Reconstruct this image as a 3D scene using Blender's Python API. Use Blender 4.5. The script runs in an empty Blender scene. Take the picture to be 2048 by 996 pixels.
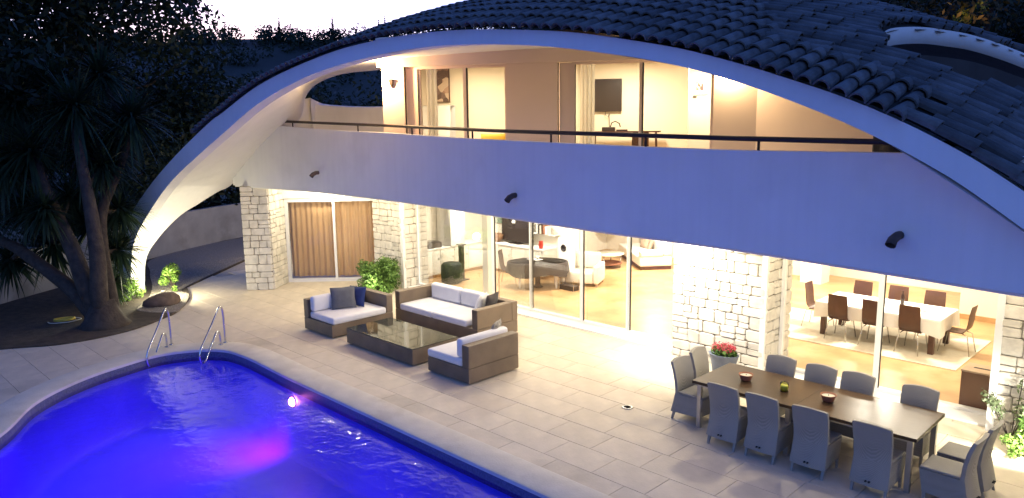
import bpy, math, random
import numpy as np
from mathutils import Vector, Matrix

random.seed(7)
SC = bpy.context.scene
COL = SC.collection
R45 = math.radians(-45)
S2 = math.sqrt(2)

# ------------------------------------------------------------------ camera
F_PX, PITCH, ROLL, CAM_H = 1503.0, 0.16970, 0.01276, 4.617
fwd = Vector((0, math.cos(PITCH), -math.sin(PITCH)))
rgt = Vector((1, 0, 0))
dwn = Vector((0, -math.sin(PITCH), -math.cos(PITCH)))
r2 = math.cos(ROLL) * rgt + math.sin(ROLL) * dwn
d2 = -math.sin(ROLL) * rgt + math.cos(ROLL) * dwn
cam = bpy.data.cameras.new('camera')
cam.sensor_width = 36.0
cam.lens = F_PX * 36.0 / 2048.0
cam.clip_start = 0.1
cam.clip_end = 3000
camo = bpy.data.objects.new('camera', cam)
M3 = Matrix((r2, -d2, -fwd)).transposed()
camo.matrix_world = Matrix.Translation((0, 0, CAM_H)) @ M3.to_4x4()
COL.objects.link(camo)
SC.camera = camo

# ------------------------------------------------------------------ dusk sky
SUN_AZ = math.radians(-20)        # afterglow lies beyond the house, a little to the left
world = bpy.data.worlds.new('World')
SC.world = world
world.use_nodes = True
wn = world.node_tree.nodes
wl = world.node_tree.links
wn.clear()
wo = wn.new('ShaderNodeOutputWorld')
bg = wn.new('ShaderNodeBackground')
sky = wn.new('ShaderNodeTexSky')
sky.sky_type = 'NISHITA'
sky.sun_disc = False
sky.sun_elevation = math.radians(2.0)
sky.sun_rotation = SUN_AZ
sky.altitude = 200
sky.air_density = 1.0
sky.dust_density = 0.5
sky.ozone_density = 3.0
bg.inputs['Strength'].default_value = 0.62
wb = wn.new('ShaderNodeVectorMath')          # the camera is balanced for lamp light, so the dusk sky turns blue
wb.operation = 'MULTIPLY'
wb.inputs[1].default_value = (0.84, 0.86, 1.60)
wl.new(sky.outputs['Color'], wb.inputs[0])
wl.new(wb.outputs[0], bg.inputs['Color'])
wl.new(bg.outputs[0], wo.inputs['Surface'])

SC.view_settings.view_transform = 'Standard'
SC.view_settings.look = 'None'
SC.view_settings.exposure = 0.0
SC.view_settings.gamma = 1.0
SC.view_settings.use_curve_mapping = False
SC.render.engine = 'CYCLES'
SC.cycles.use_denoising = True
SC.cycles.max_bounces = 8
SC.cycles.diffuse_bounces = 3
SC.cycles.glossy_bounces = 3
SC.cycles.transparent_max_bounces = 24
SC.cycles.sample_clamp_indirect = 6.0
SC.cycles.caustics_reflective = False
SC.cycles.caustics_refractive = False

# ------------------------------------------------------------------ helpers
def W(u, v, z=0.0):
    """house frame (u along the facade, v into the house) -> world"""
    return Vector(((u + v) / S2, (v - u) / S2, z))


def ray(px, py):
    return (r2 * ((px - 1024) / F_PX) + d2 * ((py - 498) / F_PX) + fwd)


def at_z(px, py, z=0.0):
    d = ray(px, py)
    t = (z - CAM_H) / d.z
    return Vector((0, 0, CAM_H)) + d * t


def uvof(p):
    return ((p.x - p.y) / S2, (p.x + p.y) / S2, p.z)


def at_depth(px, py, depth):
    d = ray(px, py)
    return Vector((0, 0, CAM_H)) + d * (depth / d.y)


class MB:
    def __init__(s):
        s.v = []
        s.f = []

    def add(s, vs, fs):
        o = len(s.v)
        s.v += [tuple(x) for x in vs]
        s.f += [tuple(i + o for i in f) for f in fs]
        return s

    def box(s, x0, x1, y0, y1, z0, z1, rz=0, piv=(0, 0)):
        vs = [(x, y, z) for z in (z0, z1) for x, y in ((x0, y0), (x1, y0), (x1, y1), (x0, y1))]
        if rz:
            c, q = math.cos(rz), math.sin(rz)
            vs = [(piv[0] + c * (x - piv[0]) - q * (y - piv[1]), piv[1] + q * (x - piv[0]) + c * (y - piv[1]), z) for x, y, z in vs]
        return s.add(vs, [(3, 2, 1, 0), (4, 5, 6, 7), (0, 1, 5, 4), (1, 2, 6, 5), (2, 3, 7, 6), (3, 0, 4, 7)])

    def hexa(s, b, t):
        """b, t: four points each (bottom and top loops, ccw from above)"""
        return s.add(list(b) + list(t), [(3, 2, 1, 0), (4, 5, 6, 7), (0, 1, 5, 4), (1, 2, 6, 5), (2, 3, 7, 6), (3, 0, 4, 7)])

    def prism(s, poly, z0, z1):
        n = len(poly)
        vs = [(x, y, z0) for x, y in poly] + [(x, y, z1) for x, y in poly]
        fs = [tuple(range(n - 1, -1, -1)), tuple(range(n, 2 * n))]
        fs += [(i, (i + 1) % n, n + (i + 1) % n, n + i) for i in range(n)]
        return s.add(vs, fs)

    def tube(s, path, r, n=8, cap=True, closed=False):
        P = [Vector(p) for p in path]
        rr = r if hasattr(r, '__len__') else [r] * len(P)
        vs, fs = [], []
        up = None
        m = len(P)
        for i, p in enumerate(P):
            if closed:
                t = (P[(i + 1) % m] - P[i - 1]).normalized()
            else:
                t = (P[min(i + 1, m - 1)] - P[max(i - 1, 0)]).normalized()
            if up is None:
                up = Vector((0, 0, 1)) if abs(t.z) < 0.9 else Vector((1, 0, 0))
            a = t.cross(up)
            if a.length < 1e-6:
                a = t.cross(Vector((0, 1, 0)))
            a.normalize()
            b = a.cross(t).normalized()
            up = b
            for k in range(n):
                q = 2 * math.pi * k / n
                vs.append(p + (a * math.cos(q) + b * math.sin(q)) * rr[i])
        for i in range(m if closed else m - 1):
            j = (i + 1) % m
            for k in range(n):
                fs.append((i * n + k, i * n + (k + 1) % n, j * n + (k + 1) % n, j * n + k))
        if cap and not closed:
            fs.append(tuple(range(n - 1, -1, -1)))
            fs.append(tuple((m - 1) * n + k for k in range(n)))
        return s.add(vs, fs)

    def lathe(s, prof, c=(0, 0, 0), n=20, sx=1.0, sy=1.0):
        vs, fs = [], []
        for r, z in prof:
            for k in range(n):
                q = 2 * math.pi * k / n
                vs.append((c[0] + sx * r * math.cos(q), c[1] + sy * r * math.sin(q), c[2] + z))
        for i in range(len(prof) - 1):
            for k in range(n):
                fs.append((i * n + k, i * n + (k + 1) % n, (i + 1) * n + (k + 1) % n, (i + 1) * n + k))
        if prof[0][0] > 1e-4:
            fs.append(tuple(range(n - 1, -1, -1)))
        if prof[-1][0] > 1e-4:
            fs.append(tuple((len(prof) - 1) * n + k for k in range(n)))
        return s.add(vs, fs)

    def grid(s, rows, closed=False):
        nr, nc = len(rows), len(rows[0])
        vs = [p for r in rows for p in r]
        fs = []
        for i in range(nr - 1):
            for j in range(nc if closed else nc - 1):
                k = (j + 1) % nc
                fs.append((i * nc + j, i * nc + k, (i + 1) * nc + k, (i + 1) * nc + j))
        return s.add(vs, fs)

    def build(s, name, m, parent=None, smooth=False, bevel=0.0, seg=2, loc=None, rz=None, auto=False):
        me = bpy.data.meshes.new(name)
        me.from_pydata(s.v, [], s.f)
        me.update()
        if smooth:
            me.polygons.foreach_set('use_smooth', [True] * len(me.polygons))
        o = bpy.data.objects.new(name, me)
        me.materials.append(m)
        COL.objects.link(o)
        if parent is not None:
            o.parent = parent
        if loc is not None:
            o.location = loc
        if rz is not None:
            o.rotation_euler = (0, 0, rz)
        if bevel:
            b = o.modifiers.new('bevel', 'BEVEL')
            b.width = bevel
            b.segments = seg
            b.limit_method = 'ANGLE'
            b.angle_limit = math.radians(40)
        if auto:
            me.polygons.foreach_set('use_smooth', [True] * len(me.polygons))
            b = o.modifiers.new('split', 'EDGE_SPLIT')
            b.split_angle = math.radians(35)
        return o


def empty(name, loc, rz=0.0, parent=None):
    o = bpy.data.objects.new(name, None)
    COL.objects.link(o)
    o.location = loc
    o.rotation_euler = (0, 0, rz)
    o.empty_display_size = 0.1
    if parent is not None:
        o.parent = parent
    return o


def tag(o, label=None, cat=None, group=None, kind=None):
    if label:
        o['label'] = label
    if cat:
        o['category'] = cat
    if group:
        o['group'] = group
    if kind:
        o['kind'] = kind
    return o


def copy_tree(o, parent=None):
    c = o.copy()
    COL.objects.link(c)
    c.parent = parent
    for ch in [x for x in bpy.data.objects if x.parent == o]:
        copy_tree(ch, c)
    return c


def catmull(P, n=8, closed=False):
    P = [np.array(p, float) for p in P]
    m = len(P)
    out = []
    for i in range(m if closed else m - 1):
        p0 = P[(i - 1) % m] if closed or i > 0 else 2 * P[0] - P[1]
        p1 = P[i]
        p2 = P[(i + 1) % m]
        p3 = P[(i + 2) % m] if closed or i + 2 < m else 2 * P[-1] - P[-2]
        for k in range(n):
            t = k / n
            out.append(0.5 * ((2 * p1) + (-p0 + p2) * t + (2 * p0 - 5 * p1 + 4 * p2 - p3) * t * t + (-p0 + 3 * p1 - 3 * p2 + p3) * t ** 3))
    if not closed:
        out.append(P[-1])
    return [tuple(float(c) for c in q) for q in out]


def inside(poly, x, y):
    r = False
    j = len(poly) - 1
    for i in range(len(poly)):
        xi, yi = poly[i][0], poly[i][1]
        xj, yj = poly[j][0], poly[j][1]
        if (yi > y) != (yj > y) and x < (xj - xi) * (y - yi) / (yj - yi) + xi:
            r = not r
        j = i
    return r


# ------------------------------------------------------------------ materials
def nodes_of(m):
    m.use_nodes = True
    return m.node_tree.nodes, m.node_tree.links


def mat(name, col, rough=0.7, var=0.12, scale=3.0, bump=0.0, bscale=40.0, metal=0.0, spec=0.4,
        col2=None, rand=0.0, detail=4.0, sheen=0.0, coat=0.0, stain=None, stain_scale=0.6, emit=None, estr=0.0, streak=0.0):
    """principled surface whose colour wanders with noise (and per object), with a fine relief"""
    m = bpy.data.materials.new(name)
    n, l = nodes_of(m)
    b = n['Principled BSDF']
    tc = n.new('ShaderNodeTexCoord')
    nz = n.new('ShaderNodeTexNoise')
    nz.inputs['Scale'].default_value = scale
    nz.inputs['Detail'].default_value = detail
    l.new(tc.outputs['Object'], nz.inputs['Vector'])
    cr = n.new('ShaderNodeValToRGB')
    e = cr.color_ramp.elements
    e[0].position = 0.3
    e[1].position = 0.7
    c2 = col2 if col2 else tuple(c * (1 - var) for c in col)
    c1 = col if col2 else tuple(min(1, c * (1 + var)) for c in col)
    e[0].color = (*c2, 1)
    e[1].color = (*c1, 1)
    l.new(nz.outputs['Fac'], cr.inputs['Fac'])
    out = cr.outputs['Color']
    if stain:
        n2 = n.new('ShaderNodeTexNoise')
        n2.inputs['Scale'].default_value = stain_scale
        n2.inputs['Detail'].default_value = 6
        n2.inputs['Roughness'].default_value = 0.6
        l.new(tc.outputs['Object'], n2.inputs['Vector'])
        r2_ = n.new('ShaderNodeValToRGB')
        r2_.color_ramp.elements[0].position = 0.52
        r2_.color_ramp.elements[1].position = 0.68
        l.new(n2.outputs['Fac'], r2_.inputs['Fac'])
        mx = n.new('ShaderNodeMix')
        mx.data_type = 'RGBA'
        mx.blend_type = 'MIX'
        l.new(r2_.outputs['Color'], mx.inputs[0])
        l.new(out, mx.inputs[6])
        mx.inputs[7].default_value = (*stain, 1)
        out = mx.outputs[2]
    if streak:
        mp = n.new('ShaderNodeMapping')
        mp.inputs['Scale'].default_value = (5, 5, 0.22)
        l.new(tc.outputs['Object'], mp.inputs[0])
        n3 = n.new('ShaderNodeTexNoise')
        n3.inputs['Scale'].default_value = 1.6
        n3.inputs['Detail'].default_value = 6
        l.new(mp.outputs[0], n3.inputs['Vector'])
        mr3 = n.new('ShaderNodeMapRange')
        mr3.inputs['From Min'].default_value = 0.42
        mr3.inputs['From Max'].default_value = 0.75
        mr3.inputs['To Min'].default_value = 1.0
        mr3.inputs['To Max'].default_value = 1 - streak
        l.new(n3.outputs['Fac'], mr3.inputs['Value'])
        mx3 = n.new('ShaderNodeVectorMath')
        mx3.operation = 'SCALE'
        l.new(out, mx3.inputs[0])
        l.new(mr3.outputs[0], mx3.inputs['Scale'])
        out = mx3.outputs[0]
    if rand:
        oi = n.new('ShaderNodeObjectInfo')
        mr = n.new('ShaderNodeMapRange')
        mr.inputs['To Min'].default_value = 1 - rand
        mr.inputs['To Max'].default_value = 1 + rand
        l.new(oi.outputs['Random'], mr.inputs['Value'])
        mx = n.new('ShaderNodeVectorMath')
        mx.operation = 'SCALE'
        l.new(out, mx.inputs[0])
        l.new(mr.outputs[0], mx.inputs['Scale'])
        out = mx.outputs[0]
    l.new(out, b.inputs['Base Color'])
    b.inputs['Roughness'].default_value = rough
    b.inputs['Metallic'].default_value = metal
    b.inputs['Specular IOR Level'].default_value = spec
    if sheen:
        b.inputs['Sheen Weight'].default_value = sheen
    if coat:
        b.inputs['Coat Weight'].default_value = coat
    if bump:
        nb = n.new('ShaderNodeTexNoise')
        nb.inputs['Scale'].default_value = bscale
        nb.inputs['Detail'].default_value = 5
        l.new(tc.outputs['Object'], nb.inputs['Vector'])
        bp = n.new('ShaderNodeBump')
        bp.inputs['Strength'].default_value = bump
        bp.inputs['Distance'].default_value = 0.02
        l.new(nb.outputs['Fac'], bp.inputs['Height'])
        l.new(bp.outputs[0], b.inputs['Normal'])
    if emit:
        b.inputs['Emission Color'].default_value = (*emit, 1)
        b.inputs['Emission Strength'].default_value = estr
    return m


def weave_mat(name, c1, c2, scale=60.0, rough=0.55):
    m = bpy.data.materials.new(name)
    n, l = nodes_of(m)
    b = n['Principled BSDF']
    tc = n.new('ShaderNodeTexCoord')
    hs = []
    for ax in 'XYZ':
        w = n.new('ShaderNodeTexWave')
        w.bands_direction = ax
        w.inputs['Scale'].default_value = scale
        w.inputs['Distortion'].default_value = 1.2
        w.inputs['Detail'].default_value = 1
        l.new(tc.outputs['Object'], w.inputs['Vector'])
        hs.append(w)
    m1 = n.new('ShaderNodeMath')
    m1.operation = 'MULTIPLY'
    l.new(hs[0].outputs['Fac'], m1.inputs[0])
    l.new(hs[2].outputs['Fac'], m1.inputs[1])
    m2 = n.new('ShaderNodeMath')
    m2.operation = 'MAXIMUM'
    l.new(m1.outputs[0], m2.inputs[0])
    l.new(hs[1].outputs['Fac'], m2.inputs[1])
    nz = n.new('ShaderNodeTexNoise')
    nz.inputs['Scale'].default_value = 2.5
    l.new(tc.outputs['Object'], nz.inputs['Vector'])
    ad = n.new('ShaderNodeMath')
    ad.operation = 'MULTIPLY_ADD'
    l.new(m2.outputs[0], ad.inputs[0])
    ad.inputs[1].default_value = 0.6
    l.new(nz.outputs['Fac'], ad.inputs[2])
    cr = n.new('ShaderNodeValToRGB')
    cr.color_ramp.elements[0].position = 0.35
    cr.color_ramp.elements[1].position = 1.0
    cr.color_ramp.elements[0].color = (*c2, 1)
    cr.color_ramp.elements[1].color = (*c1, 1)
    l.new(ad.outputs[0], cr.inputs['Fac'])
    l.new(cr.outputs['Color'], b.inputs['Base Color'])
    b.inputs['Roughness'].default_value = rough
    bp = n.new('ShaderNodeBump')
    bp.inputs['Strength'].default_value = 0.4
    bp.inputs['Distance'].default_value = 0.006
    l.new(m2.outputs[0], bp.inputs['Height'])
    l.new(bp.outputs[0], b.inputs['Normal'])
    return m


def glass_mat(name, tint=(1, 1, 1), refl=1.0, rough=0.0):
    """thin pane: clear with a Fresnel reflection"""
    m = bpy.data.materials.new(name)
    n, l = nodes_of(m)
    n.remove(n['Principled BSDF'])
    o = n['Material Output']
    tr = n.new('ShaderNodeBsdfTransparent')
    tr.inputs['Color'].default_value = (*tint, 1)
    gl = n.new('ShaderNodeBsdfGlossy')
    gl.inputs['Roughness'].default_value = rough
    fr = n.new('ShaderNodeFresnel')
    fr.inputs['IOR'].default_value = 1.45
    mu = n.new('ShaderNodeMath')
    mu.operation = 'MULTIPLY'
    mu.inputs[1].default_value = refl
    l.new(fr.outputs[0], mu.inputs[0])
    mx = n.new('ShaderNodeMixShader')
    l.new(mu.outputs[0], mx.inputs[0])
    l.new(tr.outputs[0], mx.inputs[1])
    l.new(gl.outputs[0], mx.inputs[2])
    l.new(mx.outputs[0], o.inputs['Surface'])
    return m


def emit_mat(name, col, s):
    m = bpy.data.materials.new(name)
    n, l = nodes_of(m)
    n.remove(n['Principled BSDF'])
    e = n.new('ShaderNodeEmission')
    e.inputs['Color'].default_value = (*col, 1)
    e.inputs['Strength'].default_value = s
    l.new(e.outputs[0], n['Material Output'].inputs['Surface'])
    return m


def leaf_mat(name, c1, c2, rough=0.55):
    m = bpy.data.materials.new(name)
    n, l = nodes_of(m)
    b = n['Principled BSDF']
    g = n.new('ShaderNodeNewGeometry')
    cr = n.new('ShaderNodeValToRGB')
    cr.color_ramp.elements[0].color = (*c1, 1)
    cr.color_ramp.elements[1].color = (*c2, 1)
    l.new(g.outputs['Random Per Island'], cr.inputs['Fac'])
    l.new(cr.outputs['Color'], b.inputs['Base Color'])
    b.inputs['Roughness'].default_value = rough
    b.inputs['Specular IOR Level'].default_value = 0.3
    tl = n.new('ShaderNodeBsdfTranslucent')
    l.new(cr.outputs['Color'], tl.inputs['Color'])
    mx = n.new('ShaderNodeMixShader')
    mx.inputs[0].default_value = 0.25
    l.new(b.outputs[0], mx.inputs[1])
    l.new(tl.outputs[0], mx.inputs[2])
    l.new(mx.outputs[0], n['Material Output'].inputs['Surface'])
    return m


def water_mat(name):
    m = bpy.data.materials.new(name)
    n, l = nodes_of(m)
    n.remove(n['Principled BSDF'])
    o = n['Material Output']
    tc = n.new('ShaderNodeTexCoord')
    hs = []
    for sc, dt in ((2.2, 2.0), (10.0, 2.0)):
        nz = n.new('ShaderNodeTexNoise')
        nz.inputs['Scale'].default_value = sc
        nz.inputs['Detail'].default_value = dt
        l.new(tc.outputs['Object'], nz.inputs['Vector'])
        hs.append(nz)
    ad = n.new('ShaderNodeMath')
    ad.operation = 'MULTIPLY_ADD'
    l.new(hs[1].outputs['Fac'], ad.inputs[0])
    ad.inputs[1].default_value = 0.34
    l.new(hs[0].outputs['Fac'], ad.inputs[2])
    bp = n.new('ShaderNodeBump')
    bp.inputs['Strength'].default_value = 0.36
    bp.inputs['Distance'].default_value = 0.05
    l.new(ad.outputs[0], bp.inputs['Height'])
    tr = n.new('ShaderNodeBsdfTransparent')
    tr.inputs['Color'].default_value = (0.9, 0.94, 1, 1)
    gl = n.new('ShaderNodeBsdfGlossy')
    gl.inputs['Roughness'].default_value = 0.02
    l.new(bp.outputs[0], gl.inputs['Normal'])
    fr = n.new('ShaderNodeFresnel')
    fr.inputs['IOR'].default_value = 1.33
    l.new(bp.outputs[0], fr.inputs['Normal'])
    mx = n.new('ShaderNodeMixShader')
    l.new(fr.outputs[0], mx.inputs[0])
    l.new(tr.outputs[0], mx.inputs[1])
    l.new(gl.outputs[0], mx.inputs[2])
    l.new(mx.outputs[0], o.inputs['Surface'])
    return m


PL = mat('white_render', (0.78, 0.77, 0.75), 0.85, 0.03, 1.2, bump=0.08, bscale=60, stain=(0.71, 0.70, 0.68), stain_scale=0.5, streak=0.035)
PLI = mat('interior_paint', (0.86, 0.80, 0.68), 0.8, 0.02, 1.0)
PLU = mat('upstairs_paint', (0.83, 0.65, 0.54), 0.8, 0.03, 1.0)
CEIL = mat('ceiling_paint', (0.85, 0.83, 0.8), 0.85, 0.02, 1.0)
TILE = mat('clay_roof_tile', (0.090, 0.090, 0.090), 0.85, 0.25, 9.0, bump=0.3, bscale=50, rand=0.35, stain=(0.04, 0.04, 0.042), stain_scale=3.0)
DECK = mat('roof_underlay', (0.025, 0.024, 0.023), 0.9, 0.3, 6.0)
STONE = mat('limestone', (0.62, 0.58, 0.50), 0.85, 0.14, 5.0, bump=0.55, bscale=24, rand=0.10)
MORT = mat('mortar', (0.34, 0.30, 0.235), 0.95, 0.25, 12.0, bump=0.4, bscale=40)
ALU = mat('white_aluminium', (0.78, 0.77, 0.74), 0.4, 0.02, 1.0, spec=0.5)
DARKM = mat('dark_metal', (0.035, 0.025, 0.022), 0.45, 0.1, 5.0, metal=0.3)
GASKET = mat('black_gasket', (0.02, 0.02, 0.02), 0.6)
GLASS = glass_mat('window_glass', (0.98, 0.99, 0.985), 0.45)
PAVE = mat('travertine_paver', (0.63, 0.545, 0.42), 0.6, 0.08, 3.5, bump=0.15, bscale=30, rand=0.05, stain=(0.50, 0.43, 0.33), stain_scale=0.9)
GROUT = mat('paver_bed', (0.46, 0.40, 0.315), 0.95, 0.2, 10.0)
COPE = mat('pool_coping_stone', (0.64, 0.585, 0.485), 0.7, 0.08, 3.0, bump=0.2, bscale=35, stain=(0.54, 0.48, 0.39), stain_scale=1.2)
POOLT = mat('pool_liner', (0.20, 0.28, 0.74), 0.5, 0.04, 2.0)
WATER = water_mat('pool_water')
TERRA = mat('terracotta_floor', (0.52, 0.31, 0.14), 0.38, 0.22, 1.6, bump=0.05, bscale=15, stain=(0.62, 0.42, 0.22), stain_scale=0.9)
WICK = weave_mat('brown_wicker', (0.205, 0.152, 0.105), (0.085, 0.062, 0.043), 48.0)
WICKG = weave_mat('grey_wicker', (0.32, 0.305, 0.27), (0.20, 0.19, 0.17), 70.0)
CUSH = mat('white_canvas', (0.72, 0.71, 0.72), 0.9, 0.04, 5.0, bump=0.12, bscale=14, sheen=0.2)
# ================================================================== THE VILLA
villa = empty('villa', (0, 0, 0), R45)
tag(villa, 'white villa under a wide arched tiled roof, with balcony and lit glazed rooms', 'house')


def vf(u):
    return 6.9 + 0.062 * (u + 21.6)


def XY(x, y):
    return ((x - y) / S2, (x + y) / S2)


TOPP = [(-23.12, -0.1), (-22.75, 0.75), (-22.24, 1.51), (-21.46, 2.16), (-20.76, 2.62), (-19.71, 3.23), (-18.38, 3.89), (-16.72, 4.61), (-15.93, 4.88),
        (-14.85, 5.26), (-13.86, 5.52), (-12.63, 5.75), (-11.63, 5.89), (-10.47, 5.97), (-9.43, 5.98), (-8.6, 5.95), (-7.77, 5.88),
        (-6.86, 5.78), (-6.2, 5.67), (-5.51, 5.53), (-4.98, 5.41), (-4.27, 5.20), (-3.77, 5.03), (-3.19, 4.82), (-2.6, 4.56),
        (-2.01, 4.24), (-1.53, 3.92), (-1.0, 3.55), (0, 2.85), (1, 1.98), (2, 1.0), (2.9, -0.1)]
BOTP = [(-21.83, -0.1), (-21.6, 0.85), (-21.16, 1.62), (-19.95, 2.53), (-18.7, 3.27), (-17.26, 3.91), (-16.12, 4.38), (-14.56, 5.0), (-12.98, 5.42),
        (-11.7, 5.62), (-10.71, 5.71), (-10.06, 5.75), (-9.25, 5.76), (-8.51, 5.73), (-8.05, 5.70), (-7.24, 5.62), (-6.62, 5.53),
        (-6.04, 5.43), (-5.6, 5.35), (-4.92, 5.19), (-4.18, 4.96), (-3.37, 4.65), (-2.78, 4.38), (-2.3, 4.12), (-1.98, 3.92),
        (-1.5, 3.57), (-1.0, 3.2), (0, 2.35), (1, 1.3), (1.9, -0.1)]


def resample(P, n):
    C = np.array(catmull([(*p,) for p in P], 10))
    d = np.r_[0, np.cumsum(np.linalg.norm(np.diff(C, axis=0), axis=1))]
    t = np.linspace(0, d[-1], n)
    return np.stack([np.interp(t, d, C[:, i]) for i in range(C.shape[1])], 1)


TOPC, BOTC = resample(TOPP, 140), resample(BOTP, 140)


def A(u):
    return float(np.interp(u, TOPC[:, 0], TOPC[:, 1]))


def roofz(u, w):
    x = max(0.0, 1 - ((u + 9.7) / 12.6) ** 2)
    h = 0.43 * w - 0.043 * w * w if w < 5 else 1.075 - 0.03 * (w - 5) ** 2
    return A(u) + 0.03 + h * x ** 0.7


def rp(u, w, dz=0.0):
    return Vector((u, vf(u) + w, roofz(u, w) + dz))


# --- front fascia of the arch (face, top edge and underside lip)
mb = MB()
rows = [[(b[0], vf(b[0]) + 0.25, b[1]) for b in BOTC], [(b[0], vf(b[0]), b[1]) for b in BOTC],
        [(t[0], vf(t[0]), t[1]) for t in TOPC], [(t[0], vf(t[0]) + 0.05, t[1] - 0.005) for t in TOPC]]
mb.grid(rows)
mb.build('arch_fascia', PL, villa, auto=True)

# --- underside of the shell: left leg, soffit above the balcony and the edge of the side opening
G3 = [(-21.78, .35, -0.1), (-21.86, .5, .89), (-21.59, .75, 1.48), (-21.09, 1.15, 2.1), (-20.89, 1.65, 2.44), (-20.79, 2.15, 2.73),
      (-20.76, 2.6, 2.94), (-19.64, 3.0, 3.89), (-18.55, 3.4, 4.69), (-18.5, 3.6, 5.26), (-18.5, 3.9, 5.6), (-18.15, 4.2, 5.82),
      (-17.59, 4.4, 5.92), (-16.49, 4.6, 5.95), (-14.2, 4.8, 6.02), (-11, 4.9, 6.1), (-8, 4.9, 6.05), (-5, 4.6, 5.75), (-3.9, 3.6, 5.3),
      (-2.4, 3, 4.4), (0, 3, 2.6), (1.9, 3, -0.1)]
F3 = [(-21.83, -0.1), (-21.6, .85), (-21.16, 1.62), (-19.95, 2.53), (-18.7, 3.27), (-17.26, 3.91), (-16.12, 4.38), (-14.56, 5.0),
      (-13.7, 5.25), (-12.98, 5.42), (-12.3, 5.54), (-11.7, 5.62), (-11.2, 5.67), (-10.71, 5.71), (-9.25, 5.76), (-8.05, 5.70),
      (-6.62, 5.53), (-4.92, 5.19), (-4.18, 4.96), (-2.78, 4.38), (0, 2.35), (1.9, -0.1)]
FF = np.array(catmull([(u, vf(u) + .02, z + .004) for u, z in F3], 6))
GG = np.array(catmull([(u, vf(u) + w, z) for u, w, z in G3], 6))
mb = MB()
rows = []
for k in range(9):
    t = k / 8
    bulge = 0.10 * math.sin(math.pi * t)
    r = []
    for i in range(len(FF)):
        q = FF[i] * (1 - t) + GG[i] * t
        s = i / (len(FF) - 1)
        r.append((q[0] - bulge * (1 if s < .4 else 0), q[1], q[2] + bulge * 1.2))
    rows.append(r)
mb.grid(rows)
sh = mb.build('shell_soffit', PL, villa, smooth=True)
# lower lip of the side opening: a curved wall with tiles along its top
LIPT = catmull([(-18.46, 3.55, 5.26), (-18.62, 3.85, 5.18), (-18.58, 4.1, 5.10), (-17.94, 4.6, 5.03), (-17.0, 5.0, 5.01), (-15.0, 5.5, 5.0)], 6)
mb = MB()
GZ = [(3.89, -19.64, 3.0), (4.69, -18.55, 3.4), (5.26, -18.5, 3.6)]
rows = []
for k in range(9):
    t = k / 8
    row = []
    for i, (u, w, z) in enumerate(LIPT):
        zz = 3.9 + (z - 3.9) * t
        bl = min(1.0, i / 10)
        bl = bl * bl * (3 - 2 * bl)
        gz = 3.9 + (5.26 - 3.9) * t
        gu = float(np.interp(gz, [g[0] for g in GZ], [g[1] for g in GZ]))
        gw_ = float(np.interp(gz, [g[0] for g in GZ], [g[2] for g in GZ]))
        lu, lw_ = u + .18 * (1 - t), w - .25 * (1 - t) ** 1.5
        uu, ww = gu * (1 - bl) + lu * bl, gw_ * (1 - bl) + lw_ * bl
        row.append((uu, vf(uu) + ww, gz * (1 - bl) + zz * bl))
    rows.append(row)
rows.append([(u - .05, vf(u) + w + .22, z + .02) for u, w, z in LIPT])
rows.append([(u - .05, vf(u) + w + .22, 3.1) for u, w, z in LIPT])
mb.grid(rows)
mb.build('side_parapet', PL, villa, auto=True)
tc_me = None


# --- tiled roof
HOLE = [(-3.50, 1.88), (-3.62, 2.48), (-3.58, 3.0), (-3.48, 3.56), (-3.35, 4.02), (-3.18, 4.85), (-2.9, 5.6), (-2.5, 6.4), (-1.6, 6.4),
        (-1.3, 4.5), (-1.6, 3.3), (-2.09, 2.51), (-2.44, 1.85), (-2.85, 1.63), (-3.14, 1.52), (-3.37, 1.73)]
HOLEC = catmull(HOLE, 5, closed=True)


def wmax(u):
    return float(np.interp(u, [-17.5, -15, -13.5, -12, -11], [0.35, 0.6, 1.4, 4.0, 11]))


def roof_ok(u, w):
    if w > wmax(u):
        return False
    return not inside(HOLEC, u, w)


roof = None
mb = MB()
du, dw = 0.12, 0.12
nu, nw = int(20.2 / du), int(10.5 / dw)
idx = {}
for i in range(nu + 1):
    for j in range(nw + 1):
        u, w = -17.4 + i * du, 0.004 + j * dw
        idx[(i, j)] = (u, w)
used = {}


def vid(i, j):
    if (i, j) not in used:
        u, w = idx[(i, j)]
        used[(i, j)] = len(mb.v)
        mb.v.append(tuple(rp(u, w)))
    return used[(i, j)]


for i in range(nu):
    for j in range(nw):
        u, w = idx[(i, j)]
        if roof_ok(u + du / 2, w + dw / 2):
            mb.f.append((vid(i, j), vid(i + 1, j), vid(i + 1, j + 1), vid(i, j + 1)))
roof = mb.build('roof', DECK, villa, smooth=True)
roof['label'] = 'dome-shaped roof covered in weathered dark clay barrel tiles'

# one barrel tile: lower end at y=0, runs up-slope along +y
mb = MB()
ns = 7
rings = []
for y, r, zz in ((0.0, 0.092, 0.012), (0.43, 0.072, -0.02)):
    rings.append([(r * math.cos(math.pi * k / (ns - 1)), y, zz + 0.92 * r * math.sin(math.pi * k / (ns - 1))) for k in range(ns)])
lip = [(x * 0.82, 0.0, z * 0.80) for x, y, z in rings[0]]
lip2 = [(x * 0.82, 0.09, z * 0.78) for x, y, z in rings[0]]
mb.grid([lip2, lip, rings[0], rings[1]])
TILE_V = np.array(mb.v)
TILE_F = [tuple(f) for f in mb.f]
tile_me = bpy.data.meshes.new('tile')
tile_me.from_pydata(mb.v, [], mb.f)
tile_me.materials.append(TILE)


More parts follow.
